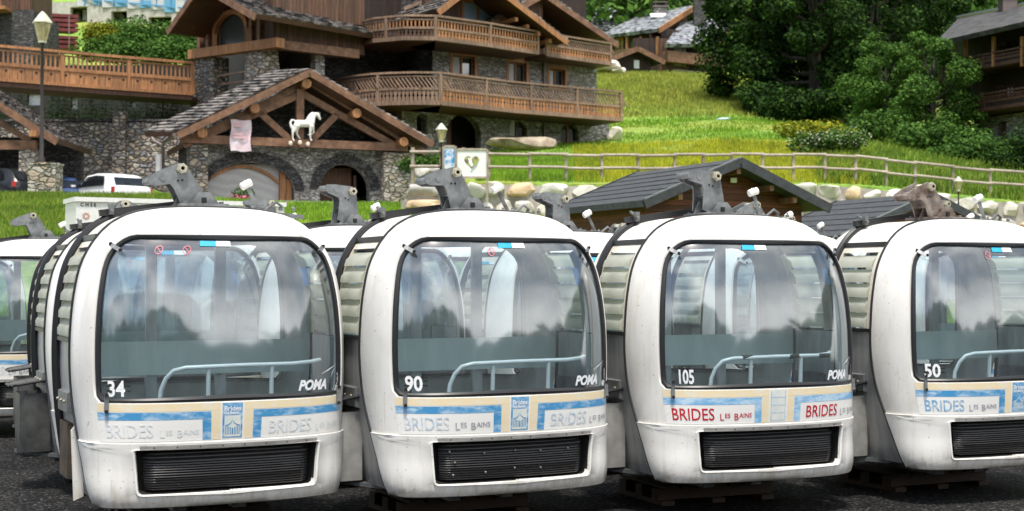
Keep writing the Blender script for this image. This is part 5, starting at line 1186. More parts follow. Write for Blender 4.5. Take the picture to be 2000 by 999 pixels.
# left wing
LW = Facade.px(385, 63.5, 532, 60.0); RW2 = Facade.px(532, 60.0, 700, 62.9); zt_ = 12.0
ah = LW.rect(424, 484, 26, 97); m = MB(); LW.wall(m, 0, LW.L, zt_ - .1, 16.5, [ah], .3, archs=[0]); m.build('timber_wall', PLANKV, CH)
r = (ah[1] - ah[0]) / 2; rz = min(r, (ah[3] - ah[2]) * .5); cu = (ah[0] + ah[1]) / 2; cz_ = ah[3] - rz
m = MB(); pts = [(cu + r * 1.06, ah[2])] + [(cu + r * 1.06 * math.cos(t), cz_ + rz * 1.04 * math.sin(t)) for t in np.linspace(0, math.pi, 19)] + [(cu - r * 1.06, ah[2])]
for a, b in zip(pts, pts[1:]): m.bar(LW.p(a[0], a[1], .06), LW.p(b[0], b[1], .06), .22, .2)
aw = m.build('arched_window_frame', WOODO, CH)
def mat_slat():
    mm, nt, b = new_mat('blind'); w = N(nt, 'ShaderNodeTexWave', bands_direction='Z'); w.inputs['Scale'].default_value = 4; nt.links.new(coords(nt), w.inputs[0]); nt.links.new(ramp(nt, w.outputs[0], [(.2, (.025, .03, .035)), (.8, (.07, .08, .085))]), b.inputs['Base Color']); b.inputs['Roughness'].default_value = .3; return mm
m = MB(); LW.box(m, ah[0], ah[1], ah[2], ah[3], -.2, -.15); m.build('blind', mat_slat(), aw); m = MB(); LW.box(m, ah[0], ah[0] + .09, ah[2], ah[3] - .5, -.14, -.08); m.build('mullion', WOODG, aw)
m = MB(); RW2.box(m, .02, RW2.L + .3, zt_ - .1, 15.2, -.3, 0); m.build('timber_wall', PLANKV, CH)
m = MB(); m.bar(LW.w(374, 108, .35), LW.w(548, 84, .35), .42, .40); m.build('log_beam', WOODO, CH); m = MB(); m.bar(RW2.w(524, 86, .3), RW2.w(697, 107, .3), .4, .38); m.build('log_beam', WOODB, CH)
for x in (392, 408, 492, 508): m = MB(); m.bar(LW.w(x, 98, .1), LW.w(x - 3 * (x < 450), 30, .1), .2, .2); m.build('timber_post', WOODB, CH)
m = MB(); m.bar(LW.w(372, 50, 1.2), LW.w(402, 22, .2), .18, .2); m.build('eave_bracket', WOODO, CH)
a, p_, c = LW.uz(328, 58, 2.0), LW.uz(392, -34, 2.0), LW.uz(500, 27, 2.0); gable_roof(CH, LW, a[0], c[0], 0, p_[1], 9.5, 2.0, None, LAUZE, rgc, ur=p_[0], zl=a[1], zrr=c[1])
r = LW.rect(374, 418, 122, 222, .3); m = MB(); LW.box(m, r[0], r[1], 8.3, 11.72, -.5, .35); m.build('stone_pier', STONER, CH)
c = LW.w(512, 130, -.1); m = MB(); M_ = Matrix.Rotation(R(-42), 3, 'Z'); b0, t0 = [Vector((sx * .72, sy * .62, -3.2)) for sx, sy in ((-1, -1), (1, -1), (1, 1), (-1, 1))], [Vector((sx * .50, sy * .45, 0)) for sx, sy in ((-1, -1), (1, -1), (1, 1), (-1, 1))]
c.z = 11.72; m.add([M_ @ p + c for p in b0 + t0], [(0, 1, 5, 4), (1, 2, 6, 5), (2, 3, 7, 6), (3, 0, 4, 7), (4, 5, 6, 7)]); m.build('stone_pier', STONEP, CH)
r = RW2.rect(616, 634, 108, 175); m = MB(); RW2.box(m, r[0], r[1], 9.0, 11.75, -.4, .0); m.build('stone_pier', STONE, CH)
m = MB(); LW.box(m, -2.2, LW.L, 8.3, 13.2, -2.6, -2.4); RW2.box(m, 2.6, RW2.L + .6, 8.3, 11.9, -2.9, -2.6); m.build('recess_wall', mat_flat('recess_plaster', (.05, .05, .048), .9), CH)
m = MB(); LW.box(m, 1.0, 2.9, 10.1, 11.7, -2.35, -2.3); m.build('recess_window', WGLS, CH)
m = MB()
for z in (10.9, 10.5, 10.1, 9.75): 
    a = LW.w(418, 160, .0); b = LW.w(485, 150, 0); a.z = b.z = z; m.bar(a, b, .05, .09)
m.build('grey_railing', WOODG, CH)

# ------------------------------------------------------------------ log fence, boulder wall, signs, rocks
LOG = mat_wood('fence_log', (.24, .20, .16), (.46, .40, .33), (3, 3, 3))
fence = thing('log_fence', 'rustic two-rail log fence along the top of the boulder wall', 'fence', W(1400, 355, 53)); px_ = [955, 1035, 1106, 1176, 1247, 1318, 1374, 1430, 1490, 1550, 1612, 1672, 1732, 1788, 1862, 1935, 2010, 2085]
gp = []
for i, p in enumerate(px_):
    x, y = (p - 1000) / FPX * 52.6, 52.6; gp.append(Vector((x, y, ground(x, y)))); m = MB(); m.tube([gp[-1] - Vector((0, 0, .3)), gp[-1] + Vector((0, 0, 1.08))], .06, 8); m.build('fence_post', LOG, fence, True)
for i in range(len(gp) - 1):
    for h in (.50, .98): m = MB(); d = Vector((0, -.07, h + (.03 if i % 2 else 0))); e = (gp[i + 1] - gp[i]) * .04; m.tube([gp[i] + d - e, gp[i + 1] + d + e], .055, 8); m.build('rail', LOG, fence, True)
f2 = thing('log_fence', 'short log fence between the stable and the slim street lamp', 'fence', W(830, 350, 51.8)); q = []
for p in (806, 862, 905): b = W(p, 350, 51.8); q.append(b); m = MB(); m.tube([b - Vector((0, 0, .3)), b + Vector((0, 0, 1.15))], .07, 8); m.build('fence_post', LOG, f2, True)
for a, b in zip(q, q[1:]):
    for h in (.45, .98): m = MB(); m.tube([a + Vector((-.1, -.08, h)), b + Vector((.1, -.08, h))], .06, 8); m.build('rail', LOG, f2, True)
def mat_boulder():
    mm, nt, b = new_mat('boulders'); gi = N(nt, 'ShaderNodeNewGeometry'); f = noise(nt, coords(nt), 2.4, 7, .65); c = ramp(nt, gi.outputs['Random Per Island'], [(0, (.52, .49, .44)), (.3, (.60, .58, .54)), (.55, (.58, .42, .27)), (.7, (.42, .40, .38)), (.85, (.64, .60, .52)), (1, (.55, .40, .33))], 'CONSTANT')
    c = mixc(nt, .6, c, ramp(nt, f, [(.3, (.55, .54, .52)), (.65, (1.2, 1.2, 1.2))]), 'MULTIPLY'); nt.links.new(c, b.inputs['Base Color']); b.inputs['Roughness'].default_value = .9; bump(nt, b, f, .8, .08); return mm
BOUL = mat_boulder(); bw = thing('boulder_wall', 'pale boulder retaining wall below the log fence', 'wall', W(1300, 400, 51.5)); m = MB(); rgw = random.Random(8); Yw = 51.3
sk = MB()
row = 0; offz = 0
for row, (hh_) in enumerate((.62, .66, .7, .6)):
    x = (778 - 1000) / FPX * Yw + rgw.uniform(0, .4)
    while x < (2110 - 1000) / FPX * Yw:
        w_ = rgw.uniform(.55, 1.2) * (1.35 if x < -2.8 else 1); px0 = 1000 + (x + w_ / 2) / Yw * FPX; zt2 = ground(x + w_ / 2, 51.8) - .02; z = zt2 - offz - hh_ / 2 + rgw.uniform(-.08, .08)
        m.rock((x + w_ / 2, Yw + .15 + rgw.uniform(-.05, .05) - row * .12, z), (w_ * .99, .8, hh_ * rgw.uniform(.92, 1.06)), rgw, .10, 3, rgw.uniform(-.1, .1)); x += w_
    offz += hh_ * .97
m.build('boulders', BOUL, bw, True); m = MB(); rows = [[((p - 1000) / FPX * Yw, Yw + .04 - .14 * k, ground((p - 1000) / FPX * Yw, 51.8) - .10 - k * 1.2) for p in range(778, 2111, 37)] for k in range(3)]; m.grid(rows); m.build('mortar_bed', mat_noise('pale_mortar', (.24, .22, .20), (.38, .35, .31), 3, .9), bw)
def sign(name, label, x0, x1, y0, y1, Y, mat, frame=LOG, fw=.07):
    a, b = W(x0, y1, Y), W(x1, y0, Y); t = thing(name, label, 'sign', ((a.x + b.x) / 2, Y, a.z)); F_ = Facade((a.x, Y), (b.x, Y)); m = MB(); F_.box(m, 0, F_.L, a.z, b.z, -.04, 0); pn = m.build('panel', mat, t)
    m = MB(); 
    for u in (-fw, F_.L): F_.box(m, u, u + fw, a.z - .9, b.z + .04, -.07, .03)
    F_.box(m, 0, F_.L, b.z, b.z + fw, -.06, .03); F_.box(m, 0, F_.L, a.z - fw, a.z, -.06, .03); m.build('frame', frame, t); return t, pn, F_, a.z, b.z
t, pn, F_, z0, z1 = sign('heart_sign', 'white sign with a heart shaped picture in a timber frame', 893, 950, 294, 345, 50.6, mat_flat('sign_white', (.78, .78, .80), .5))
hp_ = [(16 * math.sin(a) ** 3, 13 * math.cos(a) - 5 * math.cos(2 * a) - 2 * math.cos(3 * a) - math.cos(4 * a)) for a in np.linspace(0, 2 * math.pi, 40, endpoint=False)]
cx, cy = F_.L * .5, (z0 + z1) / 2 + .06; m = MB(); F_.poly(m, [(cx + x * .0165, cy + y * .0165) for x, y in hp_], .002, .006)
ho_ = m.build('heart_picture', mat_noise('heart_photo', (.16, .10, .07), (.34, .36, .12), 5, .5, lo=.45, hi=.55), pn); m = MB(); F_.poly(m, [(cx - .13, cy + .14), (cx + .0, cy + .12), (cx + .01, cy - .02), (cx + .06, cy - .12), (cx + .0, cy - .2), (cx - .06, cy - .12), (cx - .11, cy - .02)], .007, .01); m.build('white_figure', STW, ho_)
m = MB(); m.bar(F_.p(cx - .04, cy - .34, .012), F_.p(cx + .20, cy - .08, .012), .03, .01); m.build('grey_figure', mat_flat('fig_grey', (.4, .45, .5), .5), ho_)
t, pn, F_, z0, z1 = sign('poster_board', 'blue and white poster board behind the slim street lamp', 868, 888, 288, 335, 51.3, mat_noise('poster_print', (.68, .72, .78), (.03, .28, .58), 1.5, .5, lo=.47, hi=.53))
TANR = mat_noise('tan_rock', (.20, .15, .10), (.46, .38, .29), 1.6, .9, 0, .9, .1)
def boulder(label, px0, px1, y0, y1, Y, seed, d=1.2, mat=None): a, b = W(px0, y1, Y), W(px1, y0, Y); m = MB(); r = random.Random(seed); c = ((a.x + b.x) / 2, Y, (a.z + b.z) / 2); m.rock(c, (b.x - a.x, d, b.z - a.z), r, .10, 3); tag(m.build('boulder', mat or BOUL, None, True, loc=c), label, 'boulder', 'loose boulders on the slope')
boulder('long tan boulder lying before the arched windows of the chalet', 955, 1082, 266, 296, 63, 3, mat=TANR); boulder('flat grey boulder at the right foot of the chalet', 1184, 1216, 246, 284, 70, 5)
for i, (a, b, c, d, l) in enumerate(((1160, 1190, 122, 142, 'pale boulder left in the pile below the village houses'), (1176, 1212, 116, 140, 'largest pale boulder in the pile below the village houses'), (1190, 1222, 132, 150, 'low pale boulder right in the pile below the village houses'))): boulder(l, a, b, c, d, 112, 20 + i, 2)
for i, (p, y, w, h, l) in enumerate(((824, 338, .8, .5, 'tan boulder behind the short log fence'), (848, 332, .7, .5, 'grey green boulder behind the short log fence'))):
    b = W(p, y, 54.5); m = MB(); m.rock(b, (w, .8, h), random.Random(i + 50), .12, 3); tag(m.build('boulder', BOUL, None, True, loc=b), l, 'boulder', 'boulders beside the stable')

# ------------------------------------------------------------------ two felt roofed sheds
def shed(label, F_, ze, zr, back, zg):
    t = thing('wooden_shed', label, 'shed', F_.p(F_.L / 2, zg), 0, 'red brown sheds with felt roofs'); m = MB(); A, B, C = F_.p(0, ze), F_.p(F_.L / 2, zr), F_.p(F_.L, ze); A2, B2, C2 = F_.p(0, ze, -back), F_.p(F_.L / 2, zr, -back), F_.p(F_.L, ze, -back)
    roof_slab(m, A, A2, B2, B, .12); roof_slab(m, C, C2, B2, B, .12); ro = m.build('roof', FELT, t); m = MB()
    for P, Q in ((A, B), (C, B), (A2, B2), (C2, B2)): m.bar(P + Vector((0, 0, -.08)) + F_.n * .02, Q + Vector((0, 0, -.08)) + F_.n * .02, .05, .20)
    for P, Q, P2, Q2 in ((A, B, A2, B2), (C, B, C2, B2)):
        n = (Q - P).cross(P2 - P).normalized(); n = n if n.z > 0 else -n
        for k in range(1, 7): lp = MB(); u = k / 7; lp.bar(P.lerp(Q, u) + n * .008, P2.lerp(Q2, u) + n * .004, .03, .006); lp.build('felt_lap', FELT, ro)
    m.bar(A + Vector((0, 0, -.07)), A2 + Vector((0, 0, -.07)), .05, .14); m.build('edge_flashing', FELT, ro); m = MB()
    for P, Q in ((A, B),): m.bar(P + Vector((0, 0, .02)) + F_.n * .03, Q + Vector((0, 0, .02)) + F_.n * .03, .03, .03)
    m.build('metal_edge', METT, ro); m = MB(); i = .35; s = (zr - ze) / (F_.L / 2); F_.poly(m, [(i, zg), (F_.L - i, zg), (F_.L - i, ze + s * i - .14), (F_.L / 2, zr - .16), (i, ze + s * i - .14)], -back + .3, -.55); m.build('walls', PLANKH, t)
    for u in (.9, F_.L / 2, F_.L - .9, F_.L * .36, F_.L * .68):
        z = zr - .14 - abs(u - F_.L / 2) * s - .10; m = MB(); F_.box(m, u - .05, u + .05, z - .09, z + .03, -.56, -.04); m.build('purlin', WOODB, t)
    return t
S1 = Facade.px(1258, 29, 1622, 30.95); sh = shed('larger red brown shed with dark felt roof behind cabins 90 and 105', S1, 3.52, 4.46, 4.4, .8)
c = S1.w(1432, 353, -.5); m = MB(); m.box(tuple(c + Vector((0, -.05, 0))), (.13, .08, .10)); m.build('wall_light', NYL, sh)
A_ = Vector((7.83, 34, 0)); d_ = Vector((.914, .407, 0)); S2 = Facade(A_[:2], (A_ + d_ * 5.62)[:2]); shed('smaller red brown shed with dark felt roof behind cabin 50', S2, 2.95, 4.05, 3.8, .9)
# ------------------------------------------------------------------ village houses on the slope
def house(label, F_, z0, ze, zr, back, wall, roof, ur=None, over=.8, zl=None, zrr=None, eu=.6, ve=None):
    t = thing('village_house', label, 'house', F_.p(F_.L / 2, z0), 0, 'village houses above the meadow'); m = MB(); ur = F_.L / 2 if ur is None else ur; zl = ze if zl is None else zl; zrr = ze if zrr is None else zrr
    F_.poly(m, [(0, z0 - 2), (F_.L, z0 - 2), (F_.L, zrr), (ur, zr), (0, zl)], -back, 0); m.build('walls', wall, t); m = MB(); sl = (zr - zl) / ur; sr = (zr - zrr) / (F_.L - ur)
    A, B, C = F_.p(-eu, zl - sl * eu, over), F_.p(ur, zr, over), F_.p(F_.L + eu, zrr - sr * eu, over); A2, B2, C2 = [p - F_.n * (back + over * 2) for p in (A, B, C)]; up = Vector((0, 0, .28)); A, B, C, A2, B2, C2 = [p + up for p in (A, B, C, A2, B2, C2)]
    roof_slab(m, A, A2, B2, B, .25); roof_slab(m, C, C2, B2, B, .25); ro = m.build('roof', roof, t); m = MB()
    for P, Q in ((A, B), (C, B)): m.bar(P + F_.n * .04 - Vector((0, 0, .2)), Q + F_.n * .04 - Vector((0, 0, .2)), .1, .4)
    m.build('verge_board', ve or WOODB, ro)
    m = MB()
    for P, Q, Q2, P2 in ((A, A2, B2, B), (C, C2, B2, B)):
        n = (Q - P).cross(P2 - P).normalized(); n = n if n.z > 0 else -n
        for k in range(1, 4): u = k / 4; m.bar(P.lerp(P2, u * .9) + n * .05, Q.lerp(Q2, u * .9) + n * .05, .06, .08)
    m.build('snow_guard', ZINC, ro); return t, ro
def chimney(ro, p, w, h, mat=STONE):
    m = MB(); m.box((p[0], p[1], p[2] + h / 2 - .8), (w, w, h + 1.6)); c = m.build('chimney', mat, ro.parent); m = MB(); m.box((p[0], p[1], p[2] + h + .12), (w + .3, w + .3, .14)); m.box((p[0], p[1], p[2] + h + .5), (w + .25, w + .25, .08))
    for i in (-1, 1): m.box((p[0] + i * w * .4, p[1], p[2] + h + .3), (.1, w, .3))
    m.build('chimney_cap', ZINC, c)
Yv = 122; kx = Yv / FPX
# house B: long side towards us, big slate roof, gable verge on the right
SB = Facade.px(1192, 124, 1292, 119); t = thing('village_house', 'village house with the big slate roof and skylight above the meadow', 'house', W(1240, 130, 122), 0, 'village houses above the meadow')
z0 = zat(134, 121); e0, e1 = SB.uz(1192, 72), SB.uz(1292, 60); m = MB(); SB.box(m, 0, SB.L, z0 - 2, e0[1] - .1, -7, 0); m.build('walls', PLANKD, t)
r0, r1 = W(1245, 30, 131), W(1357, 10, 126); a0, a1 = SB.p(-.6, e0[1], 1.0), SB.p(SB.L + .6, e1[1], 1.0); m = MB(); roof_slab(m, a0, a1, r1, r0, .3); bb0, bb1 = r0 + (r0 - a0) * .6, r1 + (r1 - a1) * .6; bb0.z, bb1.z = a0.z + 2, a1.z + 2; roof_slab(m, bb0, bb1, r1, r0, .3); ro = m.build('roof', SLATE, t)
m = MB(); m.bar(a1 + Vector((.1, -.1, -.2)), r1 + Vector((.1, -.1, -.2)), .14, .45); m.build('verge_board', WOODO, ro)
m = MB(); gp_ = [a1 + Vector((-.6, .6, -.3)), r1 + Vector((-.6, .6, -.6)), Vector((r1.x - .6, r1.y + .6, z0)), Vector((a1.x - .6, a1.y + .6, z0))]; m.add(gp_, [(0, 1, 2, 3)]); m.build('gable_wall', PLANKV, t)
m = MB(); c = (a0.lerp(a1, .62)).lerp(r0.lerp(r1, .62), .62); m.box(tuple(c + Vector((0, -.05, .12))), (1.4, 1.1, .12), Matrix.Rotation(R(25), 3, 'X')); m.build('skylight', STW, ro)
chimney(ro, W(1289, 42, 126), 1.1, 1.1); chimney(ro, W(1366, 30, 123), 1.0, 1.6, STONED)
for x in (1225, 1252, 1284): m = MB(); m.bar(SB.w(x, 108, .7), SB.w(x, 72, .7), .2, .2); m.build('timber_post', WOODO, t)
m = MB(); SB.box(m, 0, SB.L, SB.uz(1240, 105)[1], SB.uz(1240, 96)[1], .5, .7); m.build('balcony_front', WOODB, t)
for x in (1205, 1238, 1266): SB.window(t, SB.rect(x, x + 12, 78, 98, .02), WOODO, back=-.04, fw=.1, surround=True, proud=.1)
# house A at the back
SA = Facade.px(1150, 132, 1232, 130); ha = thing('village_house', 'hindmost village house showing only its slate roof', 'house', W(1200, 110, 134), 0, 'village houses above the meadow'); m = MB(); SA.box(m, 0, SA.L, 17, zat(60, 131), -6, 0); m.build('walls', PLANKD, ha)
q = [W(1150, 50, 131), W(1214, 66, 129), W(1243, 20, 136), W(1165, 14, 138)]; m = MB(); roof_slab(m, q[0], q[1], q[2], q[3], .3); ro = m.build('roof', SLATE, ha); m = MB(); m.bar(q[1] + Vector((.1, -.1, -.15)), q[2] + Vector((.1, -.1, -.15)), .12, .35); m.build('verge_board', WOODB, ro); m = MB(); m.box(tuple(W(1183, 36, 133.5) + Vector((0, 0, .1))), (1.2, 1, .15), Matrix.Rotation(R(25), 3, 'X')); m.build('skylight', STW, ro)
# house C with the white window
SC = Facade.px(1292, 117, 1402, 120); hc = thing('village_house', 'brown timber village house with a tall curtained window', 'house', W(1345, 138, 118), 0, 'village houses above the meadow'); z0 = zat(140, 118); r = SC.rect(1316, 1353, 94, 131); m = MB(); SC.wall(m, 0, SC.L, z0 - 2, zat(78, 118), [r], .4); m.build('timber_wall', PLANKV, hc)
SC.window(hc, r, WOODG, CURT, back=.1, mull=1, fw=.06); q = [SC.p(-.5, zat(86, 116), 1.2), SC.p(SC.L * .86, zat(82, 118), 1.2), W(1400, 36, 126), W(1352, 50, 124)]; q[3] = W(1330, 44, 124); m = MB(); roof_slab(m, *q, .3); ro = m.build('roof', SLATE, hc); m = MB(); m.box((SC.p(SC.L * .5, 0, -4).x, SC.p(SC.L * .5, 0, -4).y, (z0 + zat(80, 120)) / 2), (SC.L * .9, 7, zat(80, 120) - z0)); m.build('rear_walls', PLANKD, hc)
q2 = [q[1], W(1422, 70, 123), W(1440, 48, 128), q[2]]; m = MB(); roof_slab(m, *q2, .3); m.build('roof', SLATE, hc); m = MB(); m.bar(q[1] + Vector((.05, -.1, -.15)), W(1420, 66, 123), .15, .4); m.build('verge_board', WOODO, hc)
m = MB(); SC.box(m, 0, SC.L * .98, z0 + .6, z0 + 1.5, .05, .9); m.build('balcony_front', WOODB, hc); m = MB(); SC.box(m, 1, SC.L, z0 - 1.6, z0 + .1, .1, .5); m.build('plinth', STONEP, hc)
# annex
SN = Facade.px(1206, 114, 1272, 115); ze_, zr_ = zat(112, 114), zat(97, 114); t, ro = house('small gabled timber annex before the big slate roof', SN, zat(138, 114), ze_, zr_, 4, PLANKD, SLATED, over=.7, eu=.9)
r = SN.rect(1238, 1248, 118, 134); m = MB(); SN.box(m, r[0], r[1], r[2], r[3], 0, .05); m.build('white_door', STW, t)
# ------------------------------------------------------------------ dark chalet at the right edge
DC = Facade.px(1880, 76, 2140, 68); t = thing('dark_chalet', 'dark timber chalet at the right edge', 'chalet', W(1950, 300, 74)); z0 = zat(303, 75)
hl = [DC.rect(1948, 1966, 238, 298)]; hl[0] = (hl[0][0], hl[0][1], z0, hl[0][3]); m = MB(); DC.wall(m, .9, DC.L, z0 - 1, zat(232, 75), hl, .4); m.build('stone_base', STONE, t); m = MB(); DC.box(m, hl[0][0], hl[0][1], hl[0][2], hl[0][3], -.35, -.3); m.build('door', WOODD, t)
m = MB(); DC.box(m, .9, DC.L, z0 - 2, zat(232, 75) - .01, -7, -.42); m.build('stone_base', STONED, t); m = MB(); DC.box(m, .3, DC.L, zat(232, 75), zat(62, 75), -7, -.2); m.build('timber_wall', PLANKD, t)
def dbal(y0, y1):
    a, b = DC.uz(1890, y0, 1.3)[1], DC.uz(1890, y1, 1.3)[1]; balcony(t, [DC.p(u, 0, 1.3)[:2] for u in (.1, DC.L / 2, DC.L)], b, a, (WOODD, WOODD, PLANKD), slab=1, depth=1.6)
dbal(112, 140); dbal(188, 222)
for x in (1886, 1941, 1997): m = MB(); m.bar(DC.w(x, 130, 1.3), DC.w(x, 72, 1.3), .16, .16); m.build('timber_post', WOODO, t)
m = MB(); m.bar(DC.w(1885, 300, 1.3), DC.w(1885, 238, 1.3), .2, .2); m.build('timber_post', WOODO, t)
for x, y in ((1960, 95), (1955, 178), (1975, 178)): DC.window(t, DC.rect(x - 7, x + 7, y - 8, y + 10, -.15), WOODD, CURT if x > 1965 else WGLS, back=.1, fw=.05, proud=-.1)
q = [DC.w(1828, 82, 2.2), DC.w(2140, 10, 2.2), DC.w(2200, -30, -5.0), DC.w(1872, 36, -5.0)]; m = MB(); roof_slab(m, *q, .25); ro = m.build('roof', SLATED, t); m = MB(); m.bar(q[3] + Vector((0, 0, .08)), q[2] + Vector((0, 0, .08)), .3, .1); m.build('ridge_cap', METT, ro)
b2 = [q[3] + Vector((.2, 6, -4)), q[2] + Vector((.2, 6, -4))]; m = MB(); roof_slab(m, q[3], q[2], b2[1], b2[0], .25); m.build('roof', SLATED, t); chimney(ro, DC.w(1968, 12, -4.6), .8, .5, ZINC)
# ------------------------------------------------------------------ building site, top left
K = Facade.px(85, 88, 395, 86); t = thing('unfinished_building', 'raw concrete building under construction at the top left', 'building', W(230, 50, 87)); hl = [K.rect(137, 170, 14, 52), K.rect(217, 248, 22, 46), K.rect(290, 335, 33, 52)]
m = MB(); K.wall(m, 0, K.L, 15.5, zat(-2, 87), hl, .35); m.build('concrete_wall', CONC, t); m = MB(); K.box(m, 0, K.L, 15, 22, -5, -4.6); K.box(m, 0, K.L, zat(8, 87), zat(2, 87), -5, -.4); m.build('inner_wall', mat_flat('inner_concrete', (.10, .12, .10), .9), t)
for x0, x1, y0, y1 in ((148, 156, 24, 50), (163, 170, 20, 44), (222, 238, 27, 36), (232, 242, 30, 46)): r = K.rect(x0, x1, y0, y1, -1.2); m = MB(); K.box(m, r[0], r[1], r[2], r[3], -1.3, -1.1); m.build('stored_panel', STW if x0 > 160 else CONC, t)
rgk = random.Random(2)
for i in range(9): x = 170 + i * 24; c = K.w(x, 2 + i * 1.6, -.2); m = MB(); m.box(tuple(c), (.6 + rgk.random() * .5, .5, .4 + rgk.random() * .4)); tag(m.build('material_crate', mat_flat('site_blue' if i % 2 else 'site_white', (.12, .34, .52) if i % 2 else (.5, .52, .54), .6), None, loc=c), ('blue' if i % 2 else 'white') + ' building material bundle on the concrete wall, number %s from its left end' % ['one', 'two', 'three', 'four', 'five', 'six', 'seven', 'eight', 'nine'][i], 'bundle', 'bundles on the concrete wall')
for i in range(8): m = MB(); x = 165 + i * 28; m.bar(K.w(x, 12, .1), K.w(x + 2, -14, .1), .06, .06); m.build('guard_post', mat_flat('rail_blue', (.10, .28, .5), .5), t)
m = MB(); m.bar(K.w(160, -2, .1), K.w(380, 18, .1), .05, .1); m.build('guard_rail', mat_flat('rail_blue2', (.10, .30, .5), .5), t)
ob = MB(); o0 = W(350, 8, 100); ob.box(tuple(o0), (4.5, .5, 1.6)); tag(ob.build('orange_hoarding', mat_noise('orange_net', (.45, .16, .03), (.6, .3, .08), 3, .8), None, loc=o0), 'orange hoarding above the building site', 'hoarding')
gh = thing('stone_house', 'dark stone house with timber balcony at the top left corner', 'house', W(25, 90, 70)); GF = Facade.px(-120, 70, 62, 70); m = MB(); GF.box(m, 0, GF.L, 8.5, zat(18, 70), -4, 0); m.build('stone_wall', STONED, gh); m = MB(); GF.box(m, 0, GF.L - .2, zat(18, 70), zat(-30, 70), -3.5, -.4); m.build('timber_wall', PLANKV, gh); m = MB(); GF.box(m, 0, GF.uz(24, 20)[0], zat(24, 70), zat(17, 70), 0, 1.0); GF.box(m, 0, GF.uz(14, 20)[0], zat(16, 70), zat(-10, 70), .8, .9); m.build('balcony', WOODO, gh)
rd = thing('formwork_stack', 'stack of dark red formwork beams on the slope behind the lamp', 'stack', W(115, 90, 76)); DR = mat_wood('dark_red_wood', (.10, .014, .018), (.26, .045, .05), (1, 3, 8))
for k in range(7): a, b = W(88, 92 - k * 9 - (6 if k > 2 else 0), 76), W(146, 95 - k * 9 - (6 if k > 2 else 0), 77); m = MB(); m.bar(a, b, 1.0, .17); m.build('beam_layer', DR, rd)
for x in (94, 135): m = MB(); m.bar(W(x, 98, 75.4), W(x, 32, 75.4), .04, .04); m.build('strap', mat_flat('strap_grey', (.25, .22, .2), .7), rd)
# ------------------------------------------------------------------ vegetation
bb = [(198, 88, 74, 2.4, 1.9, LEAFY, 'yellow green bush beside the red beams'), (232, 80, 76, 2.8, 2.1, LEAFM, 'leafy bush below the left opening of the building site'), (250, 84, 75, 3.2, 2.0, LEAFM, 'leafy bush below the middle of the building site'), (300, 88, 74, 3.2, 2.1, LEAFM, 'leafy bush below the right opening of the building site'), (345, 96, 73, 3.0, 2.2, LEAFM, 'leafy bush next to the chalet eave'), (205, 104, 70, 2.8, 1.8, LEAFM, 'low bush behind the bridge railing, left'), (270, 112, 69, 3.4, 1.7, LEAFM, 'low bush behind the bridge railing, middle'), (350, 118, 68, 3, 1.7, LEAFM, 'low bush behind the bridge railing, right')]
for i, (p, y, Y, w, h, lf, l) in enumerate(bb): b = W(p, y + 20, Y); bush('bush', l, b, w, h, 1.8, 60 + i, 2600, lf, .10, 'bush', 'bushes on the slope above the bridge')
def gb(p, Y): x = (p - 1000) / FPX * Y; return Vector((x, Y, ground(x, Y)))
tree('broadleaf_tree', 'tall dark broadleaf tree nearest the village houses', 'tree', gb(1492, 93), 13.5, 8.2, 1, 34000, LEAFD, .15, 'dark trees on the meadow edge', .04, 30, shape=1.15)
tree('broadleaf_tree', 'tall dark broadleaf tree with visible twin trunk', 'tree', gb(1590, 88), 14, 8.8, 2, 36000, LEAFD, .15, 'dark trees on the meadow edge', .07, 30, shape=1.15)
tree('broadleaf_tree', 'tall dark broadleaf tree behind the lighter tree', 'tree', gb(1705, 94), 14, 9.8, 3, 34000, LEAFD, .15, 'dark trees on the meadow edge', .03, 30, shape=1.2)
tree('broadleaf_tree', 'dark broadleaf tree rising beside the roof of the dark chalet', 'tree', gb(1800, 104), 12, 9, 4, 24000, LEAFD, .16, 'dark trees on the meadow edge', .05, 20, shape=1.2)
tree('leafy_tree', 'lighter green round tree, left one in front of the dark trees', 'tree', gb(1732, 76), 5.6, 4.6, 5, 18000, LEAFM, .09, 'lighter trees before the dark chalet', .06, 18, shape=1.15)
tree('leafy_tree', 'lighter green round tree touching the dark chalet', 'tree', gb(1822, 74), 6.4, 4.8, 6, 20000, LEAFM, .09, 'lighter trees before the dark chalet', .06, 18, shape=1.15)
bush('bush', 'dark green shrub at the foot of the lighter trees, left', gb(1705, 70), 3.2, 2.0, 2, 80, 2500, LEAFM, .11, group='shrubs behind the log fence'); bush('bush', 'dark green shrub at the foot of the lighter trees, right', gb(1835, 68), 4.5, 1.8, 2, 81, 3000, LEAFM, .11, group='shrubs behind the log fence')
bush('bush', 'low green hedge before the dark chalet', gb(1930, 66), 5, 1.5, 2, 82, 3200, LEAFM, .10, group='shrubs behind the log fence'); bush('bush', 'dark shrub at the right edge before the dark chalet', gb(2000, 63), 3, 2.2, 2, 83, 2500, LEAFD, .10, group='shrubs behind the log fence')
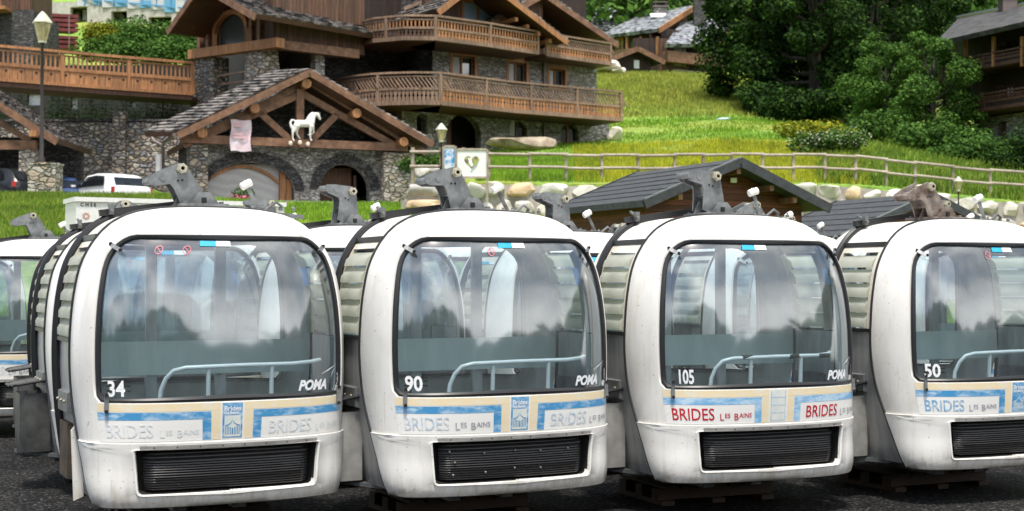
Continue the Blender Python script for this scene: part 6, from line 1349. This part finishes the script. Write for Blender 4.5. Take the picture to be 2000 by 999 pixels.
for i, (p, Y, l) in enumerate(((1520, 87, 'dark shrub beneath the first dark tree'), (1560, 84, 'dark shrub beneath the twin trunk'), (1625, 85, 'dark shrub at the foot of the dark trees, nearest the lighter trees'))): bush('bush', l, gb(p, Y), 4.2, 2.3, 2.4, 90 + i, 4500, LEAFD, .13, group='dark shrubs under the dark trees')
bush('flowering_bush', 'yellow bush at the lower edge of the meadow', gb(1585, 70), 4.2, 1.0, 2, 84, 3000, LEAFY, .09, 'bush', 'flowering bushes in the meadow'); bush('flowering_bush', 'white blossomed bush below the yellow bush', gb(1600, 62), 2.4, 1.2, 1.5, 85, 1800, LEAFM, .08, 'bush', 'flowering bushes in the meadow', (WHF, .28)); bush('flowering_bush', 'white blossomed bush left of the shrubs', gb(1652, 63), 1.8, 1.3, 1.5, 86, 1500, LEAFM, .08, 'bush', 'flowering bushes in the meadow', (WHF, .22))
bush('bush', 'green shrub between the stable and the boulders', W(838, 345, 56), 2.2, 1.2, 1.2, 87, 1500, LEAFM, .08)
m = MB(); c = gb(1415, 83); m.rock(c + Vector((0, 0, .05)), (1.15, .5, .22), random.Random(4), .2, 2); tag(m.build('plastic_sheet', mat_flat('pale_blue_sheet', (.45, .62, .66), .5), None, True, loc=c), 'crumpled pale blue sheet lying on the lawn by the dark trees', 'sheet')
# forest on the mountain behind everything: one mass nobody could count
rs = np.random.RandomState(9); cl = []
for i in range(1500):
    p = rs.uniform(1060, 2150) if i % 6 else rs.uniform(-100, 1060); Y = rs.uniform(129, 200) if i % 6 else rs.uniform(170, 240); x = (p - 1000) / FPX * Y; z = ground(x, Y); h = rs.uniform(5, 10); r = rs.uniform(2, 3.6); cl.append(((x, Y, z + h * .5), (r, r, h * .55)))
for i in range(420):
    p = rs.uniform(-850, -150) if i % 2 else rs.uniform(2180, 2950); Y = rs.uniform(82, 150); x = (p - 1000) / FPX * Y; z = ground(x, Y); h = rs.uniform(5, 9); r = rs.uniform(2, 3.2); cl.append(((x, Y, z + h * .45), (r, r, h * .55)))
m = MB(); foliage(m, cl, 115000, .5, rs, .4); tag(m.build('forest', LEAFM), 'dense green forest covering the mountainside behind the village', 'forest', kind='stuff')
for o in bpy.data.objects:
    if 'wloc' in o: del o['wloc']
